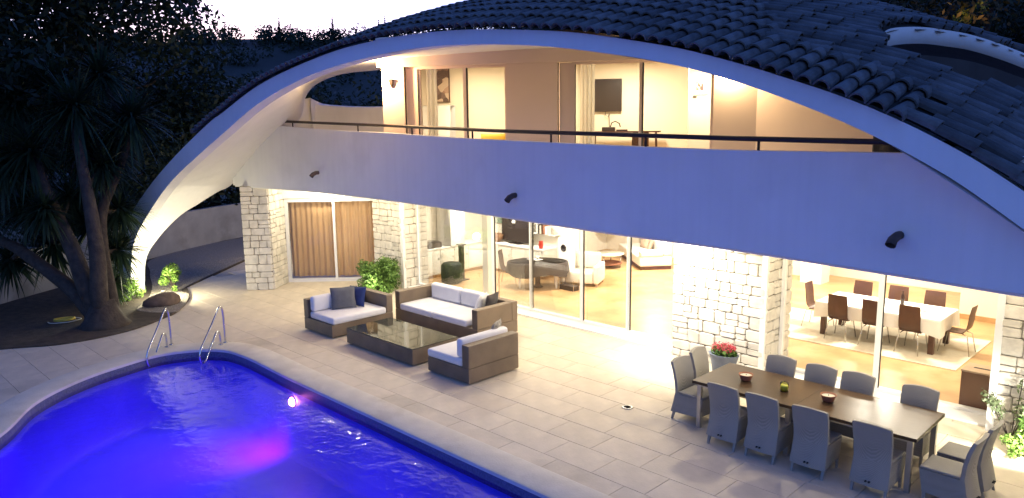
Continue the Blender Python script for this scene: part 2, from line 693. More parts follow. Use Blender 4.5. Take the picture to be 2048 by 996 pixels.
def tile_matrix(u, w, axis, jit):
    e = 0.05
    p0 = rp(u, w)
    tu = (rp(u + e, w) - rp(u - e, w)).normalized()
    tw = (rp(u, w + e) - rp(u, w - e)).normalized()
    n = tu.cross(tw).normalized()
    if n.z < 0:
        n = -n
    up = tw if axis == 'v' else -tu          # up-slope direction of the tile
    a = jit[0]
    x = up.cross(n).normalized()
    y = n.cross(x).normalized()
    y2 = (y * math.cos(a) + x * math.sin(a)).normalized()
    y2 = (y2 + n * jit[1]).normalized()
    x2 = y2.cross(n).normalized()
    n2 = x2.cross(y2)
    M = Matrix((x2, y2, n2)).transposed().to_4x4()
    M.translation = p0 + n * (0.018 + jit[2])
    return M


rnd = random.Random(3)
tiles = []
SP, EX = 0.182, 0.34


def wsplit(u):
    if u > -2.55:
        return -1
    return 0.62 + max(0.0, -4.2 - u) * 1.5


for i in range(int((-2.55 + 17.2) / SP) + 1):
    u = -17.2 + i * SP
    for j in range(30):
        w = -0.10 + j * EX + (rnd.uniform(-.02, .02) if j else rnd.uniform(-.012, .012))
        if w > 8.5 or w > wsplit(u) or (j and not roof_ok(u, w + .2)) or (j and not roof_ok(u, w)):
            continue
        tiles.append((u, w, 'v'))
for j in range(int(8.5 / SP)):
    w = 0.06 + j * SP
    for i in range(34):
        u = 2.4 - i * EX + rnd.uniform(-.02, .02) + (0.0 if j % 2 else 0.05)
        if wsplit(u - .2) > w - 0.02 or u < -9.5 or not roof_ok(u, w) or not roof_ok(u - .3, w) or roofz(u, w) < 1.2:
            continue
        tiles.append((u, w, 'u'))
C45, S45 = math.cos(R45), math.sin(R45)


def size_in_view(t):
    p = rp(t[0], t[1])
    x, y, z = C45 * p.x - S45 * p.y, S45 * p.x + C45 * p.y, p.z - CAM_H
    d = Vector((x, y, z))
    dep = d.dot(fwd)
    if dep < 1:
        return 0
    px, py = 1024 + F_PX * d.dot(r2) / dep, 498 + F_PX * d.dot(d2) / dep
    if not (-20 < px < 2068 and -20 < py < 1010):
        return 0
    s = 1.0 / dep
    return s * (1.25 if t[1] < 0 else 1)


sz = [(size_in_view(t), k) for k, t in enumerate(tiles)]
sz.sort(reverse=True)
pick = set(k for s, k in sz[:272])
bv, bf = [], []
for k, t in enumerate(tiles):
    jit = (rnd.uniform(-.05, .05), rnd.uniform(-.02, .03), rnd.uniform(0, .012))
    M = tile_matrix(t[0], t[1], t[2], jit)
    if k in pick:
        o = bpy.data.objects.new('tile', tile_me)
        COL.objects.link(o)
        o.parent = roof
        o.matrix_local = M
    else:
        Mn = np.array(M)
        P = TILE_V @ Mn[:3, :3].T + Mn[:3, 3]
        o0 = len(bv)
        bv += [tuple(q) for q in P]
        bf += [tuple(i + o0 for i in f) for f in TILE_F]
me = bpy.data.meshes.new('far_tiles')
me.from_pydata(bv, [], bf)
me.materials.append(TILE)
o = bpy.data.objects.new('far_tiles', me)
COL.objects.link(o)
o.parent = roof
o['kind'] = 'stuff'

# rim of the opening in the roof: a white band facing the terrace, tiles along the top
FAR = catmull([(-3.30, 1.66), (-3.45, 1.80)] + HOLE[0:8], 5)
mb = MB()
zb = lambda s: 0.04 + 0.15 * min(1.0, s * 6)
n_ = len(FAR)
a_ = [rp(u, w, 0.03) for u, w in FAR]
b_ = [rp(u, w, -zb(i / n_)) for i, (u, w) in enumerate(FAR)]
c_ = [rp(u - .2, w + .1, -zb(i / n_)) for i, (u, w) in enumerate(FAR)]
mb.grid([c_, b_, a_])
mb.build('roof_opening_rim', PL, villa, smooth=True)
mb = MB()
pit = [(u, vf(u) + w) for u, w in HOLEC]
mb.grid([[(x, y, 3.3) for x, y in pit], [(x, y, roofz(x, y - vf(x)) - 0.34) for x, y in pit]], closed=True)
mb.build('light_well', mat('well_shade', (0.035, 0.03, 0.028), .8, .2, 2.0), villa)  # darkness inside the opening is put into the wall colour
# ridge row along the rim
for k in range(0, n_ - 1, 2):
    u, w = FAR[k]
    o = bpy.data.objects.new('tile', tile_me)
    COL.objects.link(o)
    o.parent = roof
    M = tile_matrix(u - .10, w + .10, 'u', (0, 0, 0.03))
    o.matrix_local = M

# --- balcony: parapet, slab, railing, spouts
PAR = [(-20.42, 9.40, 4.14), (-18.75, 9.62, 4.60), (-17.3, 9.81, 4.49), (-15.4, 9.87, 4.42), (-13.4, 9.78, 4.37), (-11.3, 9.58, 4.30), (-9.6, 9.35, 4.27),
       (-7.1, 9.05, 4.23), (-5.0, 8.93, 4.20), (-2.75, 8.60, 4.22), (-1.46, 8.38, 4.22), (0.0, 8.38, 4.2), (2.0, 8.4, 4.2)]
PARC = catmull(PAR[1:], 6)
PARC = [PAR[0], (-19.9, 9.46, 4.27), (-19.3, 9.54, 4.43)] + PARC
SOF = 2.92
mb = MB()
mb.grid([[(u, v + .2, SOF) for u, v, z in PARC], [(u, v, SOF) for u, v, z in PARC], [(u, v, z) for u, v, z in PARC],
         [(u, v + .2, z) for u, v, z in PARC], [(u, v + .2, SOF) for u, v, z in PARC]])
mb.f.append((0, len(PARC), 2 * len(PARC), 3 * len(PARC)))
parapet = mb.build('parapet', PL, villa, auto=True)
mb = MB()
poly = [(u, v + .1) for u, v, z in PARC] + [(2.0, 20), (-17, 20), (-19.2, 14), (-20.3, 11)]
mb.prism(poly, SOF + 0.012, 3.17)
mb.build('balcony_slab', CEIL, villa)
# drip edge under the parapet
mb = MB()
mb.tube([(u, v + .07, SOF - .015) for u, v, z in PARC], 0.03, 6)
mb.build('drip_edge', ALU, villa)


def par_at(u):
    a = np.array(PARC)
    return float(np.interp(u, a[:, 0], a[:, 1])), float(np.interp(u, a[:, 0], a[:, 2]))


RAIL = [(-18.72, 4.68), (-16.2, 4.60), (-13.6, 4.53), (-11.3, 4.47), (-9.6, 4.43), (-7.1, 4.39), (-5.0, 4.35), (-2.7, 4.33), (-1.9, 4.33)]
rail_path = [(u, par_at(u)[0] + .1, z) for u, z in RAIL]
rail_path = catmull(rail_path, 5)
rl = MB().tube(rail_path, 0.033, 8).build('railing', DARKM, villa, smooth=True)
ra = np.array(rail_path)
for u in (-17.75, -14.95, -12.75, -10.6, -8.35, -6.35, -4.55, -2.6):
    v, z = par_at(u)
    MB().tube([(u, v + .1, z - .02), (u, v + .1, float(np.interp(u, ra[:, 0], ra[:, 2])))], 0.018, 6).build('post', DARKM, rl)
CLAY = mat('dark_clay_pipe', (0.07, 0.055, 0.05), 0.7, 0.3, 10)
for u, z in ((-16.62, 3.35), (-9.2, 3.28), (-2.70, 3.30)):
    v, _ = par_at(u)
    m_ = MB()
    P = [(u + .02, v + .05, z + .05), (u, v - .06, z + .045), (u - .015, v - .14, z + .01), (u - .02, v - .19, z - .045)]
    rr = [0.045, 0.048, 0.052, 0.056]
    m_.tube(P, rr, 10, cap=False)
    m_.tube(list(reversed(P)), [r * .78 for r in reversed(rr)], 10, cap=False)
    m_.build('water_spout', CLAY, parapet, smooth=True)

# --- masonry
stone_n = 0


def masonry(pier, o, ex, nrm, width, z0, z1, seed):
    """coursed rubble on one face: every stone a mesh of its own under the pier"""
    rn = random.Random(seed)
    ex = Vector(ex).normalized()
    nrm = Vector(nrm).normalized()
    o = Vector(o)
    z = z0
    cells = []
    while z < z1 - 0.06:
        h = rn.uniform(0.14, 0.28)
        if z + h > z1 - 0.12:
            h = z1 - z
        x = 0.0
        while x < width - 0.03:
            w = rn.uniform(0.17, 0.42)
            if x + w > width - 0.13:
                w = width - x
            if rn.random() < 0.28 and h > 0.22:
                k = rn.uniform(.4, .6)
                cells.append((x, x + w, z, z + h * k))
                if rn.random() < 0.5 and w > .28:
                    m = rn.uniform(.35, .65)
                    cells.append((x, x + w * m, z + h * k, z + h))
                    cells.append((x + w * m, x + w, z + h * k, z + h))
                else:
                    cells.append((x, x + w, z + h * k, z + h))
            elif rn.random() < 0.2 and w > .3:
                m = rn.uniform(.65, .8)
                cells.append((x, x + w * m, z, z + h))
                cells.append((x + w * m, x + w, z, z + h))
            else:
                cells.append((x, x + w, z, z + h))
            x += w
        z += h
    for x0, x1, a, b in cells:
        g = 0.006
        lo = x0 < 0.001
        hi = x1 > width - 0.001
        j = lambda s=.014: rn.uniform(-s, s)
        c = [[x0 + (0 if lo else g + j(.006)), a + g + j(.006)], [x1 - (0 if hi else g + j(.006)), a + g + j(.006)],
             [x1 - (0 if hi else g + j(.006)), b - g + j(.006)], [x0 + (0 if lo else g + j(.006)), b - g + j(.006)]]
        # chamfer the corners to get an eight-sided block
        def cut(p, q, t):
            return [p[0] + (q[0] - p[0]) * t, p[1] + (q[1] - p[1]) * t]
        oc = []
        for k in range(4):
            p, pr, nx = c[k], c[k - 1], c[(k + 1) % 4]
            t = rn.uniform(.05, .16)
            oc.append(cut(p, pr, t))
            oc.append(cut(p, nx, t))
        cx = sum(p[0] for p in oc) / 8
        cz = sum(p[1] for p in oc) / 8
        dpt = rn.uniform(0.0, 0.02)
        to = lambda p, s, dd: o + ex * (cx + (p[0] - cx) * s) + Vector((0, 0, cz + (p[1] - cz) * s)) + nrm * dd
        vs = [to(p, 1.0, -0.03) for p in oc] + [to(p, 1.0, 0.012 + dpt) for p in oc] + [to(p, 0.9, 0.026 + dpt + j(.006)) for p in oc]
        fs = []
        for r in range(2):
            for k in range(8):
                fs.append((r * 8 + k, r * 8 + (k + 1) % 8, (r + 1) * 8 + (k + 1) % 8, (r + 1) * 8 + k))
        fs.append(tuple(16 + k for k in range(8)))
        # make sure it faces outward
        e1 = vs[17] - vs[16]
        e2 = vs[18] - vs[17]
        if e1.cross(e2).dot(nrm) < 0:
            fs = [tuple(reversed(f)) for f in fs]
        MB().add(vs, fs).build('stone', STONE, pier)


def pier(poly, z1, faces, seed, label=None):
    o = MB().prism(poly, 0, z1).build('stone_pier', MORT, villa)
    if label:
        o['label'] = label
    for k, (a, b) in enumerate(faces):
        A_, B_ = Vector((*a, 0)), Vector((*b, 0))
        d = (B_ - A_)
        n = Vector((d.y, -d.x, 0)).normalized()
        masonry(o, A_, d, n, d.length, 0.0, z1, seed + k)
    return o


Pm = lambda x, y: XY(x, y)
# left pier at the end of the balcony
p1, p2, p3, p4 = Pm(-7.46, 20.65), Pm(-6.72, 20.70), Pm(-6.60, 21.62), Pm(-7.40, 21.6)
pier([p1, p2, p3, p4], SOF, [(p1, p2), (p2, p3)], 11, 'pale stone pier at the left end of the balcony')
# pier between curtained window and living room glazing
q1, q2, q3, q4 = (-18.10, 12.45), (-16.74, 12.45), (-16.74, 13.30), (-18.10, 13.30)
pier([q1, q2, q3, q4], SOF, [(q1, q2), (q2, q3)], 21, 'stone pier behind the green bush')
# broad pier between living and dining room
q1, q2, q3, q4 = (-7.93, 12.40), (-6.02, 12.40), (-6.02, 13.35), (-7.93, 13.35)
pier([q1, q2, q3, q4], SOF, [(q1, q2), (q2, q3)], 31, 'broad floodlit stone pier between the two glazed rooms')
# right pier
q1, q2, q3, q4 = (-2.42, 12.40), (2.4, 12.40), (2.4, 13.3), (-2.42, 13.3)
pier([q1, q2, q3, q4], SOF, [(q1, (-0.9, 12.40))], 41, 'stone wall to the right of the dining room glazing')

# --- glazing on the ground floor
GV = 12.95


def glazing(name, ul, ur, mull, label, top=2.62):
    m_ = MB()
    m_.box(ul, ur, GV - .45, GV + .06, 0.0, 0.035)
    m_.box(ul, ur, GV - .06, GV + .06, 0.035, 0.085)
    m_.box(ul, ur, GV - .08, GV + .08, top, SOF)
    m_.box(ul, ul + .06, GV - .05, GV + .05, 0.085, top)
    m_.box(ur - .06, ur, GV - .05, GV + .05, 0.085, top)
    fr_ = m_.build(name, ALU, villa)
    fr_['label'] = label
    xs = [ul + .06] + mull + [ur - .06]
    for i, x in enumerate(mull):
        off = 0.03 if i % 2 else -0.03
        MB().box(x - .045, x + .045, GV - .03 + off, GV + .03 + off, 0.085, top).build('mullion', ALU, fr_)
        MB().box(x + .045, x + .055, GV - .02 + off, GV + .02 + off, 0.086, top - .001).build('gasket', GASKET, fr_)
    for i in range(len(xs) - 1):
        off = 0.03 if i % 2 else -0.03
        MB().box(xs[i] + .02, xs[i + 1] - .02, GV - .004 + off, GV + .004 + off, 0.08, top + .01).build('pane', GLASS, fr_)
    return fr_


glazing('sliding_glazing', -16.70, -7.97, [-13.58, -12.32, -10.68, -9.43], 'white framed sliding glass wall of the living room')
glazing('sliding_glazing', -5.98, -2.46, [-4.26], 'white framed sliding glass doors of the dining room')
MB().box(-6.10, -6.0, 12.36, 12.45, 0, SOF).build('corner_post', ALU, villa)
MB().box(-16.80, -16.70, 12.41, 12.50, 0, SOF).build('corner_post', ALU, villa)
MB().box(-2.50, -2.40, 12.36, 12.45, 0, SOF).build('corner_post', ALU, villa)
MB().box(-14.30, -14.10, GV + .25, GV + .45, 0, SOF).build('column', PLI, villa)

# curtained window of the left wing (lies almost square to the camera)
lw = empty('curtained_window', (*XY(-6.58, 21.70), 0), math.radians(45 + 2.2), villa)
lw['label'] = 'sliding window with closed tan curtains beside the left stone pier'
m_ = MB()
m_.box(0, 2.70, -.05, .06, 0, .10).box(0, .09, -.05, .06, .10, 2.36).box(2.61, 2.70, -.05, .06, .10, 2.36).box(0, 2.70, -.05, .06, 2.36, 2.48)
m_.build('frame', ALU, lw)
MB().box(1.37, 1.44, -.04, .04, .10, 2.36).build('mullion', ALU, lw)
MB().box(.09, 1.37, -.006, .006, .10, 2.36).build('pane', GLASS, lw)
MB().box(1.44, 2.61, .014, .026, .10, 2.36).build('pane', GLASS, lw)
MB().box(-.05, 2.76, -.12, .30, 2.48, SOF).build('lintel', PL, lw)
MB().box(2.70, 3.30, -.04, .30, 0, 2.48).build('reveal', PL, lw)
CURT = leaf_mat('tan_curtain', (0.78, 0.50, 0.27), (0.78, 0.50, 0.27), 0.8)


def curtain(name, x0, x1, y, z0, z1, m, parent, amp=.035, wl_=.16, seed=0, n=90):
    rn = random.Random(seed)
    ph = [rn.uniform(0, 6) for _ in range(4)]
    top, midr, bot = [], [], []
    for i in range(n + 1):
        x = x0 + (x1 - x0) * i / n
        q = math.sin(2 * math.pi * x / wl_ + ph[0] + .9 * math.sin(x * 3.1 + ph[1])) * amp
        q += math.sin(2 * math.pi * x / (wl_ * 2.7) + ph[2]) * amp * .6
        top.append((x, y + q * .6, z1))
        midr.append((x, y + q * .9, (z0 + z1) / 2))
        bot.append((x + .01 * math.sin(x * 20), y + q * 1.3, z0))
    return MB().grid([bot, midr, top]).build(name, m, parent, smooth=True)


curtain('curtain', .05, 1.42, .22, .12, 2.44, CURT, lw, seed=2)
curtain('curtain', 1.36, 2.66, .19, .12, 2.44, CURT, lw, seed=5)

# --- upper storey wall (turned a little towards the camera)
UA = math.radians(-14.04)
QX, QY = -3.0, 17.25
up = empty('upper_storey', (*XY(QX, QY), 0), UA - R45, villa)
up['label'] = 'upper storey wall with two lit bedrooms behind the balcony'
MB().box(.07, 7.30, -.10, .16, 5.81, 6.45).build('bulkhead', PLU, up)
MB().box(.15, .67, -.02, .30, 3.15, 5.81).build('wall_pier', PLU, up)
MB().box(3.02, 4.13, -.02, .24, 3.15, 5.81).build('wall_panel', PLU, up)
MB().box(7.33, 8.17, -.02, .24, 3.15, 6.3).build('wall_panel', PLU, up)
m_ = MB()
m_.hexa([(8.17, -.02, 3.15), (12.2, -2.8, 3.15), (12.4, -2.5, 3.15), (8.17, .28, 3.15)], [(8.17, -.02, 6.2), (12.2, -2.8, 4.9), (12.4, -2.5, 4.9), (8.17, .28, 6.2)])
m_.build('wall_panel', PLU, up)
MB().box(.69, .98, .10, .16, 3.18, 5.80).build('shutter_panel', PLU, up)
MB().box(4.16, 4.43, .06, .12, 3.18, 5.80).build('shutter_panel', PLU, up)
m_ = MB()
m_.box(.98, 3.02, .03, .11, 5.75, 5.81).box(.98, 3.02, .03, .11, 3.18, 3.24).box(.98, 1.04, .03, .11, 3.24, 5.75).box(2.97, 3.02, .03, .11, 3.24, 5.75)
df = m_.build('bedroom_door', PLU, up)
MB().box(2.03, 2.10, .03, .11, 3.24, 5.75).build('mullion', PLU, df)
MB().box(2.10, 2.125, .03, .10, 3.24, 5.75).build('gasket', GASKET, df)
MB().box(.975, 1.0, .015, .03, 3.24, 5.75).build('gasket', GASKET, df)
MB().box(1.04, 2.03, .06, .07, 3.24, 5.75).build('pane', GLASS, df)
MB().box(2.125, 2.97, .08, .09, 3.24, 5.75).build('pane', GLASS, df)
m_ = MB()
m_.box(4.43, 7.33, .03, .11, 5.75, 5.81).box(4.43, 7.33, .03, .11, 3.18, 3.22).box(4.43, 4.50, .03, .11, 3.22, 5.75).box(7.28, 7.33, .03, .11, 3.22, 5.75)
df = m_.build('study_door', PLU, up)
MB().box(5.84, 5.90, .03, .11, 3.22, 5.75).build('mullion', PLU, df)
MB().box(5.90, 5.93, .02, .10, 3.22, 5.75).build('gasket', GASKET, df)
MB().box(4.50, 4.515, .02, .05, 3.22, 5.75).build('gasket', GASKET, df)
MB().box(4.135, 4.15, .02, .05, 3.22, 5.80).build('gasket', GASKET, df)
MB().box(.672, .69, .02, .05, 3.22, 5.80).build('gasket', GASKET, df)
MB().box(4.515, 5.84, .06, .07, 3.22, 5.75).build('pane', GLASS, df)
# bedroom and study shells
WARMW = mat('bedroom_paint', (0.80, 0.70, 0.55), 0.8, 0.03, 1.0)
m_ = MB()
m_.hexa([(.18, .3, 3.17), (.30, .3, 3.17), (-.42, 3.3, 3.17), (-.54, 3.3, 3.17)], [(.18, .3, 6.0), (.30, .3, 6.0), (-.42, 3.3, 6.0), (-.54, 3.3, 6.0)])
m_.box(-.54, 3.4, 3.2, 3.35, 3.17, 6.0).box(3.4, 4.1, .26, 3.35, 3.17, 6.0)
m_.box(4.1, 6.78, 3.2, 3.35, 3.17, 6.0).box(6.70, 6.78, 3.35, 4.7, 3.17, 6.0).box(6.78, 7.5, 4.6, 4.7, 3.17, 6.0).box(7.42, 7.5, .26, 4.6, 3.17, 6.0)
m_.build('bedroom_walls', WARMW, up)
MB().box(-.3, 7.5, .17, 4.7, 6.0, 6.06).build('bedroom_ceiling', CEIL, up)
MB().box(-.3, 7.5, .17, 4.7, 3.172, 3.185).build('bedroom_floor', TERRA, up)

# --- ground floor rooms
m_ = MB()
m_.box(-19.0, -17.75, 13.3, 13.45, 0, SOF)                 # front return by the kitchen
m_.box(-17.90, -17.75, 13.45, 16.5, 0, SOF)                # kitchen side wall
m_.box(-17.75, -13.8, 16.4, 16.55, 0, SOF)                 # wall behind the kitchen run
m_.box(-16.6, -16.45, 16.55, 21.4, 0, SOF)
m_.box(-16.45, -9.3, 21.25, 21.4, 0, SOF)                   # far wall of the living room
m_.box(-9.3, -3.7, 21.9, 22.05, 0, SOF)
m_.box(-4.6, 2.4, 19.1, 19.25, 0, SOF)                     # dining room back wall
m_.box(-2.40, -2.25, 13.3, 19.1, 0, SOF)                   # dining room right wall
m_.build('interior_walls', PLI, villa)
MB().box(-4.62, -2.4, 19.06, 19.1, 0, .12).build('skirting', TERRA, villa)
MB().box(-8.95, -8.35, 20.45, 21.0, 0, SOF).build('interior_column', PLI, villa)
fl = MB().prism([(-17.8, 12.98), (-2.3, 12.98), (-2.3, 22.2), (-17.8, 22.2)], -.05, .012).build('interior_floor', TERRA, None, loc=(0, 0, 0), rz=R45)
tag(fl, 'warm terracotta floor inside the lit living and dining rooms', None, None, 'structure')
MB().prism([(-19.9, 13.2), (-2.3, 13.0), (2.4, 13.0), (2.4, 22.2), (-18, 22.2)], SOF - .02, SOF + .005).build('room_ceiling', CEIL, villa)
# ================================================================== GROUND, TERRACE, POOL
SOIL = mat('garden_soil', (0.055, 0.042, 0.03), 0.95, 0.35, 6.0, bump=0.6, bscale=25)
GRND = mat('dry_ground', (0.05, 0.055, 0.03), 0.95, 0.35, 0.4, bump=0.5, bscale=3)
GRAV = mat('gravel_bed', (0.26, 0.23, 0.19), 0.95, 0.35, 40.0, bump=0.8, bscale=60)
RX0, RX1, RY0, RY1 = -33, 6, -8, 23
m_ = MB()
B = 1500
for x0, x1, y0, y1 in ((-B, RX0, -B, B), (RX1, B, -B, B), (RX0, RX1, -B, RY0), (RX0, RX1, RY1, B)):
    m_.add([(x0, y0, -.06), (x1, y0, -.06), (x1, y1, -.06), (x0, y1, -.06)], [(0, 1, 2, 3)])
g = m_.build('ground', GRND, None, rz=R45)
tag(g, kind='structure')

POOL = [(-15.05, 6.24), (-14.2, 6.47), (-12.18, 6.43), (-9, 6.42), (-5, 6.42), (-2.0, 6.40), (-0.9, 5.6), (-0.7, 2.0), (-2.0, -1.2), (-6, -2.2),
        (-10, -1.0), (-12.0, 0.9), (-13.17, 2.1), (-14.32, 2.84), (-15.0, 3.66), (-15.36, 4.5), (-15.52, 5.43)]
POOLC = catmull(POOL, 8, closed=True)[::-1]      # reversed: counter-clockwise


def offset_loop(P, d):
    P = np.array(P)
    t = np.roll(P, -1, 0) - np.roll(P, 1, 0)
    t /= np.linalg.norm(t, axis=1)[:, None]
    n = np.stack([t[:, 1], -t[:, 0]], 1)
    return P + n * d


def area(P):
    P = np.array(P)
    return 0.5 * np.sum(P[:, 0] * np.roll(P[:, 1], -1) - np.roll(P[:, 0], -1) * P[:, 1])


sgn = 1 if area(POOLC) > 0 else -1
OUTC = offset_loop(POOLC, 0.54 * sgn)
# sheet under the slabs with the pool cut out
inn = [tuple(p) for p in offset_loop(POOLC, 0.12 * sgn)]
m_ = MB()
n0 = len(inn)
ring_in = [(p[0], p[1], -.022) for p in inn]
cx, cy = -8.0, 2.5


def to_rect(p):
    dx, dy = p[0] - cx, p[1] - cy
    s = min(((RX1 - cx) / dx) if dx > 0 else ((RX0 - cx) / dx if dx < 0 else 1e9), ((RY1 - cy) / dy) if dy > 0 else ((RY0 - cy) / dy if dy < 0 else 1e9))
    return (cx + dx * s, cy + dy * s, -.022)


m_.grid([ring_in, [to_rect(p) for p in inn]], closed=True)
for c in ((RX0, RY0), (RX1, RY0), (RX1, RY1), (RX0, RY1)):
    k = min(range(n0), key=lambda i: abs(math.atan2(inn[i][1] - cy, inn[i][0] - cx) - math.atan2(c[1] - cy, c[0] - cx)))
    for kk in (k - 1, k):
        a_, b_ = to_rect(inn[kk % n0]), to_rect(inn[(kk + 1) % n0])
        if abs(a_[0] - b_[0]) > 1e-3 and abs(a_[1] - b_[1]) > 1e-3:
            m_.add([a_, b_, (c[0], c[1], -.022)], [(0, 1, 2)])
terrace = m_.build('terrace', GROUT, None, rz=R45)
tag(terrace, 'beige stone paved terrace between the pool and the house', kind='structure')

BED = [(-20.5, -3.0), (-19.0, 1.4), (-18.37, 3.14), (-17.80, 4.19), (-17.82, 5.42), (-18.40, 6.5), (-18.9, 7.05), (-19.92, 7.72), (-20.5, 7.98), (-21.5, 8.3),
       (-24.4, 11.5), (-27, 14.5), (-32.5, 20), (-32.5, -3)]
BEDC = catmull(BED[1:9], 6) + BED[9:] + [BED[0]]
gb = MB().prism(BEDC, -.02, 0.035).build('garden_bed', SOIL, None, rz=R45)
tag(gb, kind='structure')
GRV = [(-18.75, 6.85), (-19.2, 7.28), (-19.92, 7.70), (-20.5, 7.95), (-21.5, 8.27), (-24.4, 11.45), (-27, 14.4), (-29.2, 13.9), (-27.2, 9.6), (-24.6, 8.4), (-22.2, 7.6), (-20.6, 6.9), (-19.6, 6.3)]
GRV = catmull(GRV, 5, closed=True)
gv = MB().prism(GRV, .02, 0.043).build('gravel', GRAV, None, rz=R45)
tag(gv, kind='structure')
# loose pebbles on the gravel near the lit foot of the arch
rn = random.Random(5)
bv, bf = [], []
ico = [(0, 0, 1), (.9, 0, .2), (.28, .86, .2), (-.73, .53, .2), (-.73, -.53, .2), (.28, -.86, .2), (0, 0, -.6)]
icf = [(0, 1, 2), (0, 2, 3), (0, 3, 4), (0, 4, 5), (0, 5, 1), (6, 2, 1), (6, 3, 2), (6, 4, 3), (6, 5, 4), (6, 1, 5)]
cnt = 0
while cnt < 2600:
    u, v = rn.uniform(-25, -18.7), rn.uniform(6.2, 11.5)
    if not inside(GRV, u, v):
        continue
    r = rn.uniform(.010, .024)
    a = rn.uniform(0, 6.3)
    o0 = len(bv)
    for x, y, z in ico:
        bv.append((u + r * (x * math.cos(a) - y * math.sin(a)) * 1.3, v + r * (x * math.sin(a) + y * math.cos(a)), .043 + r * .5 * z + r * .2))
    bf += [tuple(i + o0 for i in f) for f in icf]
    cnt += 1
pb = MB().add(bv, bf).build('pebbles', mat('pebble', (0.38, 0.34, 0.28), 0.9, 0.3, 30.0), None, rz=R45)
tag(pb, 'pale loose gravel around the foot of the arch', 'gravel', kind='stuff')

# paving slabs, each its own piece of the terrace
slab_me = {}


def slab_mesh(L):
    if L not in slab_me:
        g2 = 0.0022
        m = MB()
        x0, x1, y0, y1 = g2, L - g2, g2, .565 - g2
        e = 0.003
        lo = [(x0, y0, -.02), (x1, y0, -.02), (x1, y1, -.02), (x0, y1, -.02)]
        md = [(x0, y0, -.005), (x1, y0, -.005), (x1, y1, -.005), (x0, y1, -.005)]
        hi = [(x0 + e, y0 + e, 0), (x1 - e, y0 + e, 0), (x1 - e, y1 - e, 0), (x0 + e, y1 - e, 0)]
        m.grid([lo, md, hi], closed=True)
        m.f.append((8, 9, 10, 11))
        me = bpy.data.meshes.new('paving_slab')
        me.from_pydata(m.v, [], m.f)
        me.materials.append(PAVE)
        slab_me[L] = me
    return slab_me[L]


rn = random.Random(12)
nslab = 0
row0 = 7.30 - 0.565 * 15
mid_np = offset_loop(POOLC, 0.47 * sgn)
mid_loop = [tuple(p) for p in mid_np]
tng = np.roll(mid_np, -1, 0) - np.roll(mid_np, 1, 0)
nout = np.stack([tng[:, 1], -tng[:, 0]], 1) * sgn
nout /= np.linalg.norm(nout, axis=1)[:, None]


def clip(poly, p, n):
    out = []
    for i in range(len(poly)):
        a, b = poly[i], poly[(i + 1) % len(poly)]
        da = (a[0] - p[0]) * n[0] + (a[1] - p[1]) * n[1]
        db = (b[0] - p[0]) * n[0] + (b[1] - p[1]) * n[1]
        if da >= 0:
            out.append(a)
        if (da >= 0) != (db >= 0):
            t = da / (da - db)
            out.append((a[0] + (b[0] - a[0]) * t, a[1] + (b[1] - a[1]) * t))
    return out


for r in range(36):
    v = row0 + r * .565
    if v > 13.3:
        break
    u = -23.0 + (r * 0.37) % 0.9
    while u < 0.8:
        L = rn.choice((0.57, 0.85, 0.85, 1.13, 1.13))
        cs = [(u, v), (u + L, v), (u + L, v + .565), (u, v + .565)]
        c = (u + L / 2, v + .28)
        ins = [inside(mid_loop, *q) for q in cs]
        bed = all(inside(BEDC, *q) for q in cs)
        w = W(c[0], c[1])
        rel = Vector((w.x, w.y, -CAM_H))
        inview = rel.dot(fwd) > 1
        if inview:
            px, py = 1024 + F_PX * rel.dot(r2) / rel.dot(fwd), 498 + F_PX * rel.dot(d2) / rel.dot(fwd)
            inview = -100 < px < 2180 and py < 1070
        if not all(ins) and not bed and inview and not (v > 12.7 and u > -17.2):
            if any(ins):
                k = int(np.argmin(np.hypot(mid_np[:, 0] - c[0], mid_np[:, 1] - c[1])))
                pl = clip([(u + .004, v + .004), (u + L - .004, v + .004), (u + L - .004, v + .561), (u + .004, v + .561)], mid_np[k], nout[k])
                if len(pl) >= 3:
                    MB().prism(pl, -.02, 0).build('paving_slab', PAVE, terrace)
                    nslab += 1
            else:
                o = bpy.data.objects.new('paving_slab', slab_mesh(L))
                COL.objects.link(o)
                o.parent = terrace
                o.location = (u, v, rn.uniform(-.0015, .0015))
                nslab += 1
        u += L
print('slabs', nslab)

# coping
m_ = MB()
ii, oo = POOLC, OUTC
m_.grid([[(p[0], p[1], -.05) for p in oo], [(p[0], p[1], .006) for p in oo], [(a[0] * .93 + b[0] * .07, a[1] * .93 + b[1] * .07, .013) for a, b in zip(oo, ii)],
         [(a[0] * .06 + b[0] * .94, a[1] * .06 + b[1] * .94, .013) for a, b in zip(oo, ii)], [(p[0], p[1], 0.0) for p in ii], [(p[0], p[1], -.05) for p in ii],
         [(p[0] * .94 + q[0] * .06, p[1] * .94 + q[1] * .06, -.05) for p, q in zip(ii, oo)]], closed=True)
cp = m_.build('pool_coping', COPE, None, rz=R45, auto=True)
tag(cp, 'pale stone coping around the curved swimming pool', 'coping')
LVL = -0.17
m_ = MB()
wall_in = [(p[0] * .97 + q[0] * .03, p[1] * .97 + q[1] * .03) for p, q in zip(ii, oo)]
rows = [[(p[0], p[1], -.051) for p in wall_in]]
for dz, off in ((-1.0, .0), (-1.14, .015), (-1.25, .05), (-1.33, .10), (-1.385, .17), (-1.4, .24), (-1.4, .27)):
    lp = offset_loop(POOLC, (0.014 - off) * sgn)
    rows.append([(p[0], p[1], dz) for p in lp])
m_.grid(rows, closed=True)
m_.f.append(tuple(range(len(m_.v) - len(ii), len(m_.v))))
pb_ = m_.build('pool_basin', POOLT, None, rz=R45, smooth=True)
wb_ = [(p[0] * .985 + q[0] * .015, p[1] * .985 + q[1] * .015) for p, q in zip(ii, oo)]
